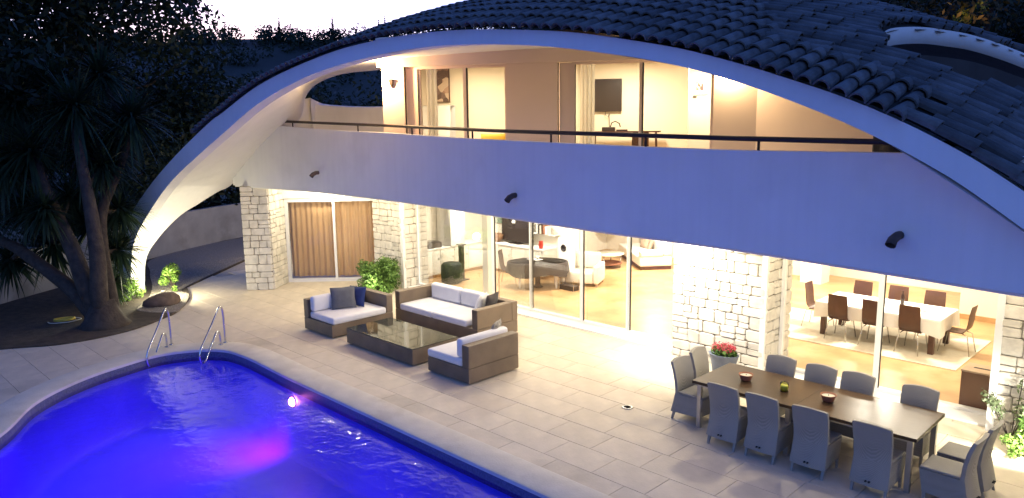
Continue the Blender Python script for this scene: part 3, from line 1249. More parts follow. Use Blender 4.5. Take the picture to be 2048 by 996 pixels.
wband = MB().grid([[(p[0], p[1], -.049) for p in wb_], [(p[0], p[1], -.24) for p in wb_]], closed=True).build('waterline_band', mat('waterline_shade', (.10, .11, .14), .35, .3, 30.0), pb_)  # dark strip: shade on the wall above the water, put into its colour
tag(pb_, kind='structure')
m_ = MB()
m_.add([(p[0], p[1], LVL) for p in wall_in], [tuple(range(len(wall_in)))])
wt = m_.build('pool_water', WATER, None, rz=R45)
tag(wt, 'rippled blue and violet lit water filling the swimming pool', kind='structure')

# garden wall sweeping round behind the arch
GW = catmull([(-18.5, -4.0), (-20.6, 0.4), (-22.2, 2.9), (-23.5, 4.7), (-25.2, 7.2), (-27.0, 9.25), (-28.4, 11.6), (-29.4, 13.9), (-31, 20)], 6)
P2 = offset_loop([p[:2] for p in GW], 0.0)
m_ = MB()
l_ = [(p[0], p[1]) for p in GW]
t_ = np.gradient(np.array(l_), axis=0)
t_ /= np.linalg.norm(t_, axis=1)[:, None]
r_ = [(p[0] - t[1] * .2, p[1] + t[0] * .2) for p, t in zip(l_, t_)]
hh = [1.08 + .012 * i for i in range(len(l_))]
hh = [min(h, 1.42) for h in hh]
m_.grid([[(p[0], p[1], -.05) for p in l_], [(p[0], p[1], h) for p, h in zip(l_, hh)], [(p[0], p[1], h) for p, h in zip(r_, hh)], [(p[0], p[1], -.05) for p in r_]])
gw = m_.build('garden_wall', mat('shaded_grey_render', (.30, .29, .27), .9, .15, 1.5, bump=.2, bscale=20, stain=(.20, .19, .17), stain_scale=.7), None, rz=R45, auto=True)  # aged grey, darkened further for the shade of trees and arch shell
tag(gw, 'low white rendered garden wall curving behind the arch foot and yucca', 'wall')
# ================================================================== TERRACE FURNITURE
def T(name, u, v, z=0.0, rz=0.0):
    """empty standing at (u, v); its x runs along the facade unless turned"""
    return empty(name, W(u, v, z), R45 + rz)


def pillow_mesh(w, h, t, n=9, seed=0):
    """a plump square cushion, standing in the xz plane"""
    rn = random.Random(seed)
    F, Bk = [], []
    for j in range(n):
        rf, rb = [], []
        for i in range(n):
            x, z = -1 + 2 * i / (n - 1), -1 + 2 * j / (n - 1)
            k = (1 - abs(x) ** 2.6) * (1 - abs(z) ** 2.6)
            d = t / 2 * max(0, k) ** .5
            pin = 1 - .06 * (1 - abs(z)) * abs(x) - .0
            pinz = 1 - .06 * (1 - abs(x)) * abs(z)
            wob = rn.uniform(-.006, .006) * k
            rf.append((x * w / 2 * pin, -d + wob, z * h / 2 * pinz + h / 2))
            rb.append((x * w / 2 * pin, d + wob, z * h / 2 * pinz + h / 2))
        F.append(rf)
        Bk.append(rb)
    m = MB().grid(F)
    m.grid([r[::-1] for r in Bk])
    return m


def soft_box(x0, x1, y0, y1, z0, z1, name, m, parent, bev=.05):
    o = MB().box(x0, x1, y0, y1, z0, z1).build(name, m, parent, smooth=True, bevel=bev, seg=4)
    return o


H_S = .72
# loveseat nearest the curtained window: back towards the garden, one arm
s1 = T('wicker_loveseat', -15.0, 8.33)
tag(s1, 'brown wicker loveseat with one arm, holding a grey and a navy pillow', 'loveseat', 'wicker lounge set')
MB().box(0, 1.15, 0, 1.62, .03, .30).build('base', WICK, s1, bevel=.012)
MB().box(0, .17, 0, 1.62, .305, H_S).build('backrest', WICK, s1, bevel=.015)
MB().box(.175, 1.15, 1.45, 1.62, .305, H_S).build('arm', WICK, s1, bevel=.015)
soft_box(.20, 1.17, .03, 1.43, .30, .45, 'seat_cushion', CUSH, s1, .045)
soft_box(.19, .36, .04, 1.40, .452, .80, 'back_cushion', CUSH, s1, .06)
# corner sofa against the glazing
s2 = T('wicker_sofa', -14.10, 10.20)
tag(s2, 'long brown wicker sofa with two arms in front of the living room glass', 'sofa', 'wicker lounge set')
MB().box(0, 2.85, 0, 1.20, .03, .30).build('base', WICK, s2, bevel=.012)
MB().box(0, 2.85, 1.03, 1.20, .305, H_S).build('backrest', WICK, s2, bevel=.015)
MB().box(0, .17, 0, 1.025, .305, H_S).build('arm', WICK, s2, bevel=.015)
MB().box(2.68, 2.85, 0, 1.025, .305, H_S).build('arm', WICK, s2, bevel=.015)
soft_box(.19, 1.34, -.02, 1.0, .30, .45, 'seat_cushion', CUSH, s2, .045)
soft_box(1.35, 2.50, -.02, 1.0, .30, .45, 'seat_cushion', CUSH, s2, .045)
soft_box(.30, 1.32, .83, 1.01, .452, .82, 'back_cushion', CUSH, s2, .06)
soft_box(1.36, 2.20, .83, 1.01, .452, .82, 'back_cushion', CUSH, s2, .06)
# loveseat with its back to the dining table
s3 = T('wicker_loveseat', -10.66, 8.40)
tag(s3, 'brown wicker loveseat without arms, its tall back turned to the dining table', 'loveseat', 'wicker lounge set')
MB().box(0, 1.15, 0, 1.25, .03, .30).build('base', WICK, s3, bevel=.012)
MB().box(.97, 1.15, 0, 1.25, .305, H_S).build('backrest', WICK, s3, bevel=.015)
soft_box(-.02, .95, .0, 1.22, .30, .45, 'seat_cushion', CUSH, s3, .045)
soft_box(.78, .95, .02, 1.20, .452, .80, 'back_cushion', CUSH, s3, .06)

GREYF = mat('grey_cotton', (0.10, 0.105, 0.125), 0.9, 0.15, 8.0, bump=.2, bscale=60, sheen=.2)
NAVY = mat('navy_cotton', (0.012, 0.03, 0.13), 0.85, 0.2, 6.0, sheen=.2)
DKBR = mat('dark_brown_cotton', (0.035, 0.028, 0.03), 0.9, 0.2, 6.0, sheen=.2)
PATT = mat('patterned_cotton', (0.35, 0.33, 0.31), 0.9, 0.1, 14.0, col2=(0.05, 0.05, 0.055))


def pillow(u, v, z, rz, tilt, w, h, t, m, label, seed=0, roll=0.0):
    o = pillow_mesh(w, h, t, 11, seed).build('throw_pillow', m, None, smooth=True)
    o.location = W(u, v, z)
    o.rotation_euler = (tilt, roll, R45 + rz)
    tag(o, label, 'pillow', 'loose pillows on the lounge set')
    return o


pillow(-14.42, 9.02, .455, math.radians(68), -.30, .56, .50, .18, GREYF, 'grey square pillow leaning on the back of the one-armed loveseat', 1)
pillow(-14.42, 9.33, .455, math.radians(20), -.25, .46, .46, .15, NAVY, 'navy pillow tucked into the corner of the one-armed loveseat', 2)
pillow(-11.95, 10.85, .455, math.radians(-62), -.35, .48, .44, .15, CUSH, 'white square pillow leaning on the right end of the long sofa', 3)
pillow(-11.72, 10.98, .455, math.radians(-75), -.25, .50, .46, .15, DKBR, 'dark brown pillow in the right corner of the long sofa', 4)
pillow(-9.98, 9.42, .455, math.radians(-60), -.25, .46, .46, .16, PATT, 'mottled grey pillow at the far end of the armless loveseat', 5)

# coffee table with two smoked glass panes
SMOKE = mat('smoked_glass', (0.035, 0.038, 0.03), 0.04, 0.05, 1.0, spec=0.7)
ct = T('coffee_table', -13.33, 8.36)
tag(ct, 'low brown wicker coffee table with two dark glass panes', 'coffee table', 'wicker lounge set')
MB().box(0, 2.26, 0, 1.14, .03, .335).build('base', WICK, ct, bevel=.012)
MB().box(0.006, 1.127, .006, 1.134, .336, .352).build('glass_pane', SMOKE, ct, bevel=.003)
MB().box(1.133, 2.254, .006, 1.134, .336, .352).build('glass_pane', SMOKE, ct, bevel=.003)

# dining tables, two pushed end to end
WOODT = mat('dark_table_top', (0.055, 0.034, 0.02), 0.28, 0.25, 2.0, bump=.04, bscale=20, spec=0.18, col2=(0.085, 0.052, 0.028))
STEEL = mat('brushed_steel', (0.45, 0.44, 0.42), 0.35, 0.05, 6.0, metal=0.85)
for k, (u0, lab) in enumerate(((-5.72, 'dark topped outdoor table with steel legs, half nearer the wicker sofas'), (-4.165, 'dark topped outdoor table with steel legs, half nearer the stone wall'))):
    t = T('outdoor_table', u0, 9.50)
    tag(t, lab, 'table', 'tables pushed end to end')
    MB().box(0, 1.553, 0, 1.13, .70, .745).build('table_top', WOODT, t, bevel=.004)
    MB().box(.06, 1.49, .06, 1.07, .655, .699).build('apron', STEEL, t)
    for x in (.06, 1.43):
        for y in (.05, 1.01):
            MB().box(x, x + .065, y, y + .065, 0, .698).build('leg', STEEL, t, bevel=.004)

# woven dining chairs
def make_chair():
    c = empty('wicker_chair', (0, 0, 0))
    hw = .235
    rows_b, rows_f = [], []
    prof = [(.13, -.055, .235), (.28, -.02, .228), (.45, .015, .222), (.62, .0, .226), (.78, -.035, .232), (.90, -.075, .232), (.92, -.085, .22)]
    nx = 9
    for z, y, w in prof:
        rb, rf = [], []
        for i in range(nx):
            s = -1 + 2 * i / (nx - 1)
            cv = .03 * (1 - s * s)
            zz = z + (.022 * (1 - s * s) if z > .85 else 0)
            rb.append((s * w, y - cv, zz))
            rf.append((s * w, y - cv + .045, zz))
        rows_b.append(rb)
        rows_f.append(rf)
    m = MB()
    loop = [rb + rf[::-1] for rb, rf in zip(rows_b, rows_f)]
    m.grid(loop, closed=True)
    n = len(loop[0])
    m.f.append(tuple(range((len(loop) - 1) * n, len(loop) * n)))
    m.f.append(tuple(range(n - 1, -1, -1)))
    m.build('backrest', WICKG, c, auto=True)
    m = MB()
    lo = [(-.23, -.01, .13), (.23, -.01, .13), (.215, .46, .15), (-.215, .46, .15)]
    md = [(-.222, .03, .30), (.222, .03, .30), (.222, .48, .30), (-.222, .48, .30)]
    hi = [(-.225, .05, .435), (.225, .05, .435), (.225, .50, .435), (-.225, .50, .435)]
    m.grid([lo, md, hi], closed=True)
    m.f.append((8, 9, 10, 11))
    m.build('skirt', WICKG, c)
    MB().box(-.222, .222, .065, .50, .437, .47).build('seat', WICKG, c, bevel=.014, seg=3)
    for x in (-.20, .20):
        for y, yy in ((.0, -.05), (.43, .44)):
            MB().hexa([(x - .014, yy - .014, 0), (x + .014, yy - .014, 0), (x + .014, yy + .014, 0), (x - .014, yy + .014, 0)],
                      [(x - .02, y - .02, .16), (x + .02, y - .02, .16), (x + .02, y + .02, .16), (x - .02, y + .02, .16)]).build('leg', WICKG, c)
    MB().box(-.030, -.012, -.105, -.075, .185, .200).box(.012, .030, -.105, -.075, .185, .200).build('drain_slots', GASKET, c)
    return c


proto = make_chair()
SPOTS = [(-5.03, 9.22, 0, 'grey wicker chair nearest the wicker sofas on the pool side of the table'),
         (-4.45, 9.22, 0, 'second grey wicker chair from the sofas on the pool side of the table'),
         (-3.79, 9.22, 0, 'third grey wicker chair from the sofas on the pool side of the table'),
         (-3.02, 9.22, 0, 'grey wicker chair nearest the right edge on the pool side of the table'),
         (-4.99, 10.86, 180, 'grey wicker chair on the house side of the table, next to the flower planter'),
         (-4.36, 10.84, 180, 'second grey wicker chair from the planter on the house side of the table'),
         (-3.83, 10.86, 180, 'third grey wicker chair from the planter on the house side of the table'),
         (-3.00, 10.86, 180, 'grey wicker chair on the house side of the table, farthest from the planter'),
         (-6.06, 9.80, -90, 'brightly lit wicker chair at the sofa end of the table, nearer the pool'),
         (-6.12, 10.40, -86, 'brightly lit wicker chair at the sofa end of the table, nearer the house'),
         (-2.03, 9.62, 90, 'grey wicker chair at the right end of the table, nearer the pool'),
         (-2.00, 10.18, 90, 'grey wicker chair at the right end of the table, beside the floodlit plants')]
for i, (u, v, a, lab) in enumerate(SPOTS):
    c = proto if i == 0 else copy_tree(proto)
    c.location = W(u, v)
    c.rotation_euler = (0, 0, R45 + math.radians(a) + random.uniform(-.04, .04))
    tag(c, lab, 'chair', 'wicker chairs around the outdoor table')

# on the table
CLAYP = mat('terracotta_pot', (0.33, 0.13, 0.07), 0.75, 0.2, 12.0)
WAX = mat('candle_wax', (0.75, 0.68, 0.52), 0.6, 0.05, 5.0)
for u, v, lab in ((-5.13, 10.03, 'terracotta candle bowl on the sofa end of the table'), (-3.90, 10.02, 'terracotta candle bowl in the middle of the table')):
    b = T('candle_bowl', u, v, .745)
    tag(b, lab, 'bowl', 'candle bowls on the table')
    MB().lathe([(.045, 0), (.07, .01), (.085, .05), (.105, .095), (.108, .10), (.098, .10), (.085, .075), (0.0, .072)], n=24).build('bowl', CLAYP, b, smooth=True)
    MB().lathe([(.0, .082), (.088, .082), (.088, .074)], n=24).build('wax', WAX, b)
    MB().tube([(0, 0, .08), (0.004, 0, .10)], .004, 6).build('wick', GASKET, b)
j = T('candle_jar', -4.52, 10.0, .745)
tag(j, 'small glass jar with a lime yellow candle on the table', 'candle')
MB().lathe([(.040, 0), (.052, .008), (.052, .08), (0, .082)], n=20).build('candle', mat('lime_wax', (0.55, 0.55, 0.05), 0.5, 0.05), j, smooth=True)
MB().lathe([(.045, -.0), (.058, .004), (.060, .125), (.056, .125)], n=20).build('jar', glass_mat('jar_glass', (.95, .97, .85), 1.0), j, smooth=True)

# recessed lamp in the paving
rl_ = T('recessed_lamp', -6.89, 9.49)
tag(rl_, 'round recessed ground lamp set flush in the paving', 'lamp')
MB().lathe([(.055, .006), (.06, .012), (.088, .012), (.095, .002)], n=28).build('ring', STEEL, rl_, smooth=True)
MB().lathe([(0, .009), (.056, .009)], n=28).build('lens', mat('lamp_lens', (.25, .22, .18), .2), rl_)

# pool grab rails
CHROME = mat('polished_steel', (0.62, 0.62, 0.62), 0.14, 0.03, 4.0, metal=1.0)
for (u, v, du_, dv_), lab in (((-16.02, 5.76, .60, -.80), 'bent steel pool grab rail nearer the garden'), ((-15.32, 6.62, .50, -.84), 'bent steel pool grab rail nearer the lounge set')):
    L = math.hypot(du_, dv_)
    rr = empty('pool_grab_rail', W(u, v), R45 + math.atan2(dv_, du_))
    tag(rr, lab, 'rail', 'grab rails at the end of the pool')
    P = catmull([(0, 0, -.02), (.0, 0, .35), (.01, 0, .66), (.05, 0, .79), (.11, 0, .815), (.17, 0, .77), (.40, 0, .52), (.68, 0, .24), (.82, 0, .09), (.86, 0, -.06), (.82, 0, -.18), (.74, 0, -.20), (.66, 0, -.14),
                 (.46, 0, .09), (.32, 0, .26), (.26, 0, .315), (.20, 0, .30), (.165, 0, .22), (.16, 0, -.02)], 5)
    MB().tube(P, .021, 10).build('rail', CHROME, rr, smooth=True)
    for x in (0, .16):
        MB().lathe([(.05, .012), (.05, .022), (.03, .03)], (x, 0, 0), 16).build('flange', CHROME, rr, smooth=True)
# underwater lamp with a pink lens in the pool wall
pl_ = T('pool_lamp', -12.1, 6.40, -.40)
tag(pl_, 'round underwater pool lamp glowing pink in the far pool wall', 'lamp')
ring = MB().lathe([(.07, 0), (.11, 0), (.115, .02)], n=24).build('ring', STEEL, pl_, smooth=True)
ring.rotation_euler = (math.pi / 2, 0, 0)
lens = MB().lathe([(.085, .0), (.08, .04), (.055, .07), (0, .085)], n=24).build('lens', emit_mat('pink_lens', (1, .22, .75), 60), pl_, smooth=True)
lens.rotation_euler = (math.pi / 2, 0, 0)
# ================================================================== INSIDE THE ROOMS
LINEN = mat('white_tablecloth', (0.82, 0.79, 0.73), 0.85, 0.03, 4.0, sheen=.2)
DWOOD = mat('dark_wood', (0.065, 0.028, 0.018), 0.4, 0.25, 4.0, col2=(0.10, 0.045, 0.028))
CHR = mat('chair_chrome', (0.55, 0.53, 0.5), 0.25, 0.03, 4.0, metal=1.0)
RUG = mat('cream_rug', (0.70, 0.62, 0.48), 0.95, 0.06, 10.0, bump=.3, bscale=120)
WHITEC = mat('white_cabinet', (0.80, 0.77, 0.68), 0.45, 0.02, 2.0)
CREAM = mat('cream_leather', (0.72, 0.66, 0.54), 0.5, 0.05, 3.0)
SOFAW = mat('white_upholstery', (0.82, 0.79, 0.74), 0.85, 0.03, 3.0)
BROWNF = mat('brown_felt', (0.060, 0.048, 0.042), 0.85, 0.1, 4.0)
BLACKP = mat('black_plastic', (0.03, 0.02, 0.018), 0.35, 0.1, 3.0)
TANP = mat('tan_pillow', (0.52, 0.38, 0.28), 0.9, 0.08, 4.0)

rg = MB().box(-7.9, -3.57, 14.95, 17.45, .013, .026).build('rug', RUG, None, rz=R45)
tag(rg, 'cream rug under the indoor dining table', 'rug')
# indoor dining table under a cloth
t = T('dining_table', -5.25, 16.18)
tag(t, 'indoor dining table with dark legs under a white cloth', 'table')
MB().box(-1.15, 1.15, -.56, .56, .70, .735).build('table_top', DWOOD, t)
for x in (-1.10, 1.0):
    for y in (-.54, .44):
        MB().box(x, x + .10, y, y + .10, .026, .70).build('leg', DWOOD, t)
m_ = MB()
ring0, ring1, ring2 = [], [], []
NX, NY = 24, 12
per = [(-1.2 + 2.4 * i / NX, -.60) for i in range(NX)] + [(1.2, -.60 + 1.2 * i / NY) for i in range(NY)] + [(1.2 - 2.4 * i / NX, .60) for i in range(NX)] + [(-1.2, .60 - 1.2 * i / NY) for i in range(NY)]
for k, (x, y) in enumerate(per):
    corner = min(abs(abs(x) - 1.2) + abs(abs(y) - .60), 1)
    wv = .018 * math.sin(k * 1.3) + .012 * math.sin(k * .55)
    ring0.append((x, y, .742))
    ring1.append((x * (1 + .010), y * (1 + .016), .71))
    ring2.append((x * (1.02 + wv), y * (1.05 + 1.2 * wv), .46 - .07 * max(0, 1 - corner * 3)))
m_.grid([ring0, ring1, ring2], closed=True)
m_.f.append(tuple(range(len(per))))
cl = m_.build('tablecloth', LINEN, None, loc=W(-5.25, 16.18), rz=R45, auto=False)
tag(cl, 'white tablecloth hanging over the indoor dining table', 'tablecloth')
for u, v, lab in ((-5.75, 16.45, 'open magazine on the tablecloth, nearer the broad pier'), (-4.55, 16.15, 'folded paper on the tablecloth, nearer the right wall')):
    o = MB().box(-.15, .15, -.10, .10, .744, .752).build('magazine', mat('magazine_print', (0.62, 0.6, 0.55), .5, .1, 14, col2=(.16, .18, .15)), None, loc=W(u, v), rz=R45 + .25)
    tag(o, lab, 'magazine', 'papers on the dining table')
bt = MB().lathe([(.038, 0), (.038, .19), (.014, .25), (.014, .31), (0, .31)], n=14).build('wine_bottle', mat('bottle_glass', (.03, .012, .01), .15), None, smooth=True, loc=W(-4.98, 16.35, .744))
tag(bt, 'dark bottle standing on the tablecloth', 'bottle')


def make_dchair():
    c = empty('dining_chair', (0, 0, 0))
    rows = []
    pr = [(.99, -.05), (.97, -.045), (.80, -.015), (.64, .0), (.53, .02), (.47, .07), (.45, .13)]
    for th in (0, .012):
        rows.append([[(s * (.20 - .01 * (z > .9)), y + th + .015 * s * s, z) for s in (-1, -.5, 0, .5, 1)] for z, y in pr])
    m = MB().grid(rows[0])
    m.grid([r[::-1] for r in rows[1]])
    m.build('backrest', DWOOD, c, smooth=True)
    MB().box(-.20, .20, .10, .47, .44, .455).build('seat', DWOOD, c, bevel=.005)
    for x in (-1, 1):
        MB().tube([(x * .13, .14, .44), (x * .17, .02, .40), (x * .22, -.05, 0.027)], .010, 6).build('leg', CHR, c, smooth=True)
        MB().tube([(x * .13, .38, .44), (x * .17, .44, .40), (x * .22, .50, 0.027)], .010, 6).build('leg', CHR, c, smooth=True)
    return c


dp = make_dchair()
DS = [(-5.92, 15.40, 0, 'dark chair on the window side of the dining table, nearest the broad pier'), (-5.23, 15.40, 0, 'dark chair in the middle of the window side of the dining table'),
      (-4.55, 15.42, 0, 'dark chair on the window side of the dining table, farthest right'),
      (-6.02, 17.05, 180, 'dark chair on the far side of the dining table, nearest the broad pier'), (-5.28, 17.05, 180, 'dark chair in the middle of the far side of the dining table'),
      (-4.56, 17.03, 180, 'dark chair on the far side of the dining table, farthest right'),
      (-6.86, 16.2, -90, 'dark chair at the left head of the dining table'), (-3.66, 16.2, 90, 'dark chair at the right head of the dining table')]
for i, (u, v, a, lab) in enumerate(DS):
    c = dp if i == 0 else copy_tree(dp)
    c.location = W(u, v)
    c.rotation_euler = (0, 0, R45 + math.radians(a) + random.uniform(-.05, .05))
    tag(c, lab, 'chair', 'dark chairs around the indoor dining table')
b = T('storage_box', -3.05, 13.12)
tag(b, 'tall brown box with a slotted lid inside the right end of the dining glass', 'box')
MB().box(0, .48, 0, .46, .012, .60).build('body', mat('brown_laminate', (0.20, 0.09, 0.05), .45, .12, 3.0), b, bevel=.006)
MB().box(-.01, .49, -.01, .47, .602, .63).build('lid', mat('pale_lid', (0.55, 0.38, 0.24), .5), b, bevel=.004)
MB().box(.12, .36, .20, .25, .6305, .634).build('slot', GASKET, b)

# kitchen run: white cupboards in an L
k_ = T('kitchen_cabinets', -17.70, 13.50)
tag(k_, 'white kitchen cupboards in an L along the living room walls', 'cabinet')
MB().box(0, .58, 0, 2.88, .10, .86).build('carcass', WHITEC, k_)
MB().box(.585, 3.15, 2.30, 2.88, .10, .86).build('carcass', WHITEC, k_)
MB().box(0, .62, 0, 2.89, .862, .90).build('worktop', SOFAW, k_, bevel=.006)
MB().box(.622, 3.17, 2.26, 2.89, .862, .90).build('worktop', SOFAW, k_, bevel=.006)
MB().box(.02, .54, .02, 2.3, .012, .10).box(.6, 3.12, 2.36, 2.8, .012, .10).build('plinth', TERRA, k_)
for i in range(4):
    y = .03 + i * .56
    d = MB().box(.582, .602, y, y + .54, .12, .84).build('door', WHITEC, k_, bevel=.004)
    MB().box(.6025, .61, y + .07, y + .47, .19, .77).build('panel', WHITEC, d, bevel=.003)
    MB().box(.611, .63, y + .46, y + .48, .55, .61).build('handle', STEEL, d)
for i in range(4):
    x = .68 + i * .61
    d = MB().box(x, x + .59, 2.278, 2.298, .12, .84).build('door', WHITEC, k_, bevel=.004)
    MB().box(x + .07, x + .52, 2.27, 2.2775, .19, .77).build('panel', WHITEC, d, bevel=.003)
    MB().box(x + .50, x + .52, 2.25, 2.269, .55, .61).build('handle', STEEL, d)
tv = T('television', -15.95, 16.12, .902)
tag(tv, 'black television standing on the white kitchen cupboards', 'television')
MB().box(-.58, .58, -.03, .03, .06, .86).build('body', BLACKP, tv, bevel=.01)
MB().box(-.22, .22, -.12, .12, 0, .02).build('foot', BLACKP, tv)
MB().box(-.03, .03, -.02, .02, .02, .06).build('neck', BLACKP, tv)
sb = MB().box(-.07, .07, 0, .004, 0, .10).build('sticker', SOFAW, tv)
sb.location = (-.05, -.036, .62)
o = MB().box(-.55, .55, -.02, .02, 1.42, 1.82).build('wall_picture', mat('hedge_print', (0.10, 0.16, 0.10), .6, .5, 16.0, col2=(.40, .47, .38)), None, loc=W(-16.95, 16.37, 0), rz=R45)
tag(o, 'landscape print of grey green foliage on the kitchen wall', 'picture')
o = MB().box(-.32, .32, -.28, .28, .902, SOF).build('cooker_hood', SOFAW, None, loc=W(-17.38, 14.75, 0), rz=R45, bevel=.01)
tag(o, 'white tall cupboard block above the kitchen worktop', 'cupboard')
o = MB().box(-.26, .26, -.18, .18, 0, .16).box(-.20, .20, -.14, .14, .161, .20).build('toaster_oven', BLACKP, None, loc=W(-17.35, 13.95, .902), rz=R45 + math.pi / 2, bevel=.015)
tag(o, 'dark low appliance at the window end of the kitchen worktop', 'appliance')
bk = T('wicker_basket', -16.75, 16.02, .902)
tag(bk, 'brown basket on the corner of the kitchen worktop', 'basket')
MB().lathe([(.14, 0), (.20, .10), (.22, .24), (.20, .24), (.17, .08), (0, .05)], n=18, sx=1.4).build('bowl', mat('basket_cane', (.24, .12, .06), .7, .2, 20), bk, smooth=True)
for i, (u, h, m, lab) in enumerate(((-15.05, .26, SOFAW, 'white book at the television end of the shelf row'), (-14.98, .28, BROWNF, 'tall brown book, second in the shelf row'), (-14.91, .25, CREAM, 'cream book in the middle of the shelf row'), (-14.84, .27, DWOOD, 'dark red brown book in the shelf row'), (-14.77, .26, CLAYP, 'terracotta coloured book in the shelf row'), (-14.70, .24, SOFAW, 'short white book at the right end of the shelf row'))):
    o = MB().box(-.028, .028, -.10, .10, 0, h).build('book', m, None, loc=W(u, 16.2, 1.30), rz=R45)
    tag(o, lab, 'book', 'books on the shelf')
o = MB().box(-.45, .45, -.13, .13, 1.27, 1.298).build('wall_shelf', WHITEC, None, loc=W(-14.85, 16.26, 0), rz=R45)
tag(o, 'short white shelf holding books above the kitchen worktop', 'shelf')
o = MB().lathe([(.05, 0), (.075, .10), (.06, .20), (.065, .22), (.05, .22), (.04, .05), (0, .05)], n=16).build('red_pitcher', mat('red_glaze', (.55, .05, .03), .3), None, smooth=True, loc=W(-14.75, 15.95, .902))
tag(o, 'small red pitcher on the end of the worktop', 'pitcher')
sp = T('floor_speaker', -13.75, 15.95)
tag(sp, 'tall white speaker cabinet with a round black ring', 'speaker')
MB().box(-.17, .17, -.17, .17, .012, 1.32).build('cabinet', SOFAW, sp, bevel=.01)
rg_ = MB().lathe([(.06, 0), (.075, .012), (.10, .012), (.105, 0)], n=24).build('ring', BLACKP, sp, smooth=True)
rg_.location = (.02, -.172, 1.05)
rg_.rotation_euler = (math.pi / 2, 0, 0)
# pedestal with plant and dark pouf by the glass
pd = T('pedestal', -16.35, 14.25)
tag(pd, 'slim dark pedestal behind the pouf', 'pedestal')
MB().box(-.06, .06, -.06, .06, .012, 1.05).build('post', BLACKP, pd)
MB().box(-.16, .16, -.16, .16, .012, .04).build('foot', BLACKP, pd)
MB().box(-.11, .11, -.11, .11, 1.051, 1.075).build('cap', BLACKP, pd)
pf = MB().lathe([(.24, .012), (.30, .05), (.315, .30), (.30, .54), (.25, .60), (0, .62)], n=20).build('pouf', mat('black_hide', (.02, .022, .018), .6, .4, 12, bump=.5, bscale=30), None, smooth=True, loc=W(-16.25, 13.78))
tag(pf, 'black round pouf just inside the living room glass', 'pouf')

# oval table under a brown felt cloth, white legs
ot = empty('oval_table', W(-14.05, 15.05), 0.0)
tag(ot, 'oval table with white legs under a brown felt cover', 'table')
MB().lathe([(.80, .70), (.82, .71), (.82, .735), (0, .738)], n=40, sx=1.0, sy=.68).build('table_top', DWOOD, ot)
for a in (35, 145, 215, 325):
    x, y = .62 * math.cos(math.radians(a)), .42 * math.sin(math.radians(a))
    MB().hexa([(x - .022, y - .022, .012), (x + .022, y - .022, .012), (x + .022, y + .022, .012), (x - .022, y + .022, .012)],
              [(x - .05, y - .05, .70), (x + .05, y - .05, .70), (x + .05, y + .05, .70), (x - .05, y + .05, .70)]).build('leg', SOFAW, ot)
MB().lathe([(.16, .012), (.09, .06), (.07, .12), (.08, .60), (.14, .70)], n=16).build('column', DWOOD, ot, smooth=True)
m_ = MB()
n = 60
rr_ = [[], [], [], []]
for k in range(n):
    q = 2 * math.pi * k / n
    wv = 1 + .03 * math.sin(7 * q) + .015 * math.sin(13 * q + 1)
    hem = .40 + .05 * math.sin(4 * q + .6)
    c_, s_ = math.cos(q), math.sin(q)
    rr_[0].append((.80 * c_, .55 * s_, .745))
    rr_[1].append((.845 * c_, .585 * s_, .735))
    rr_[2].append((.86 * c_, .60 * s_, .70))
    rr_[3].append((.88 * c_ * wv, .62 * s_ * wv, hem))
m_.grid(rr_, closed=True)
m_.f.append(tuple(range(n)))
fc = m_.build('felt_cover', BROWNF, None, smooth=True, loc=W(-14.05, 15.05))
tag(fc, 'brown felt cover hanging over the oval table', 'table cover')
tr = T('tea_tray', -14.25, 15.15, .747)
tag(tr, 'white tray with cups on the oval table', 'tray')
MB().box(-.20, .20, -.13, .13, 0, .015).build('tray', SOFAW, tr, bevel=.005)
for x, y in ((-.10, 0), (.08, .03)):
    MB().lathe([(.03, .016), (.05, .05), (.055, .10), (.045, .10), (.03, .03), (0, .03)], (x, y, 0), 14).build('cup', SOFAW, tr, smooth=True)
c = copy_tree(dp)
c.location = W(-15.05, 14.6)
c.rotation_euler = (0, 0, R45 + math.radians(-60))
tag(c, 'dark chair drawn up to the oval felt covered table', 'chair')
# cream armchair
ac = empty('armchair', W(-13.35, 16.15), math.radians(-20))
tag(ac, 'cream leather armchair behind the oval table', 'armchair')
soft_box(-.40, .40, -.38, .40, .10, .42, 'seat', CREAM, ac, .05)
soft_box(-.45, .45, .28, .50, .421, .88, 'backrest', CREAM, ac, .07)
soft_box(-.56, -.41, -.40, .45, .10, .62, 'arm', CREAM, ac, .05)
soft_box(.41, .56, -.40, .45, .10, .62, 'arm', CREAM, ac, .05)
for x in (-.5, .5):
    for y in (-.34, .40):
        MB().box(x - .02, x + .02, y - .02, y + .02, .012, .10).build('leg', CHR, ac)
mr_ = T('magazine_rack', -13.15, 15.35)
tag(mr_, 'low dark magazine rack on the floor by the armchair', 'rack')
MB().box(-.25, .25, -.12, .12, .012, .14).build('tray', BLACKP, mr_)
for x in (-.25, .25):
    MB().tube([(x, -.12, .012), (x, -.12, .30), (x, .12, .30), (x, .12, .012)], .008, 6).build('frame', CHR, mr_)
# round glass coffee table
rt = T('round_table', -14.35, 18.6)
tag(rt, 'round coffee table with chrome legs in front of the white sofa', 'coffee table')
MB().lathe([(.50, .43), (.52, .44), (.52, .455), (0, .46)], n=32).build('table_top', mat('pale_glass_top', (.72, .66, .52), .15), rt, smooth=True)
MB().lathe([(.46, .14), (.47, .16), (0, .162)], n=32).build('shelf', CLAYP, rt)
for a in range(4):
    x, y = .42 * math.cos(a * math.pi / 2 + .4), .42 * math.sin(a * math.pi / 2 + .4)
    MB().tube([(x, y, .012), (x, y, .43)], .018, 8).build('leg', CHR, rt, smooth=True)
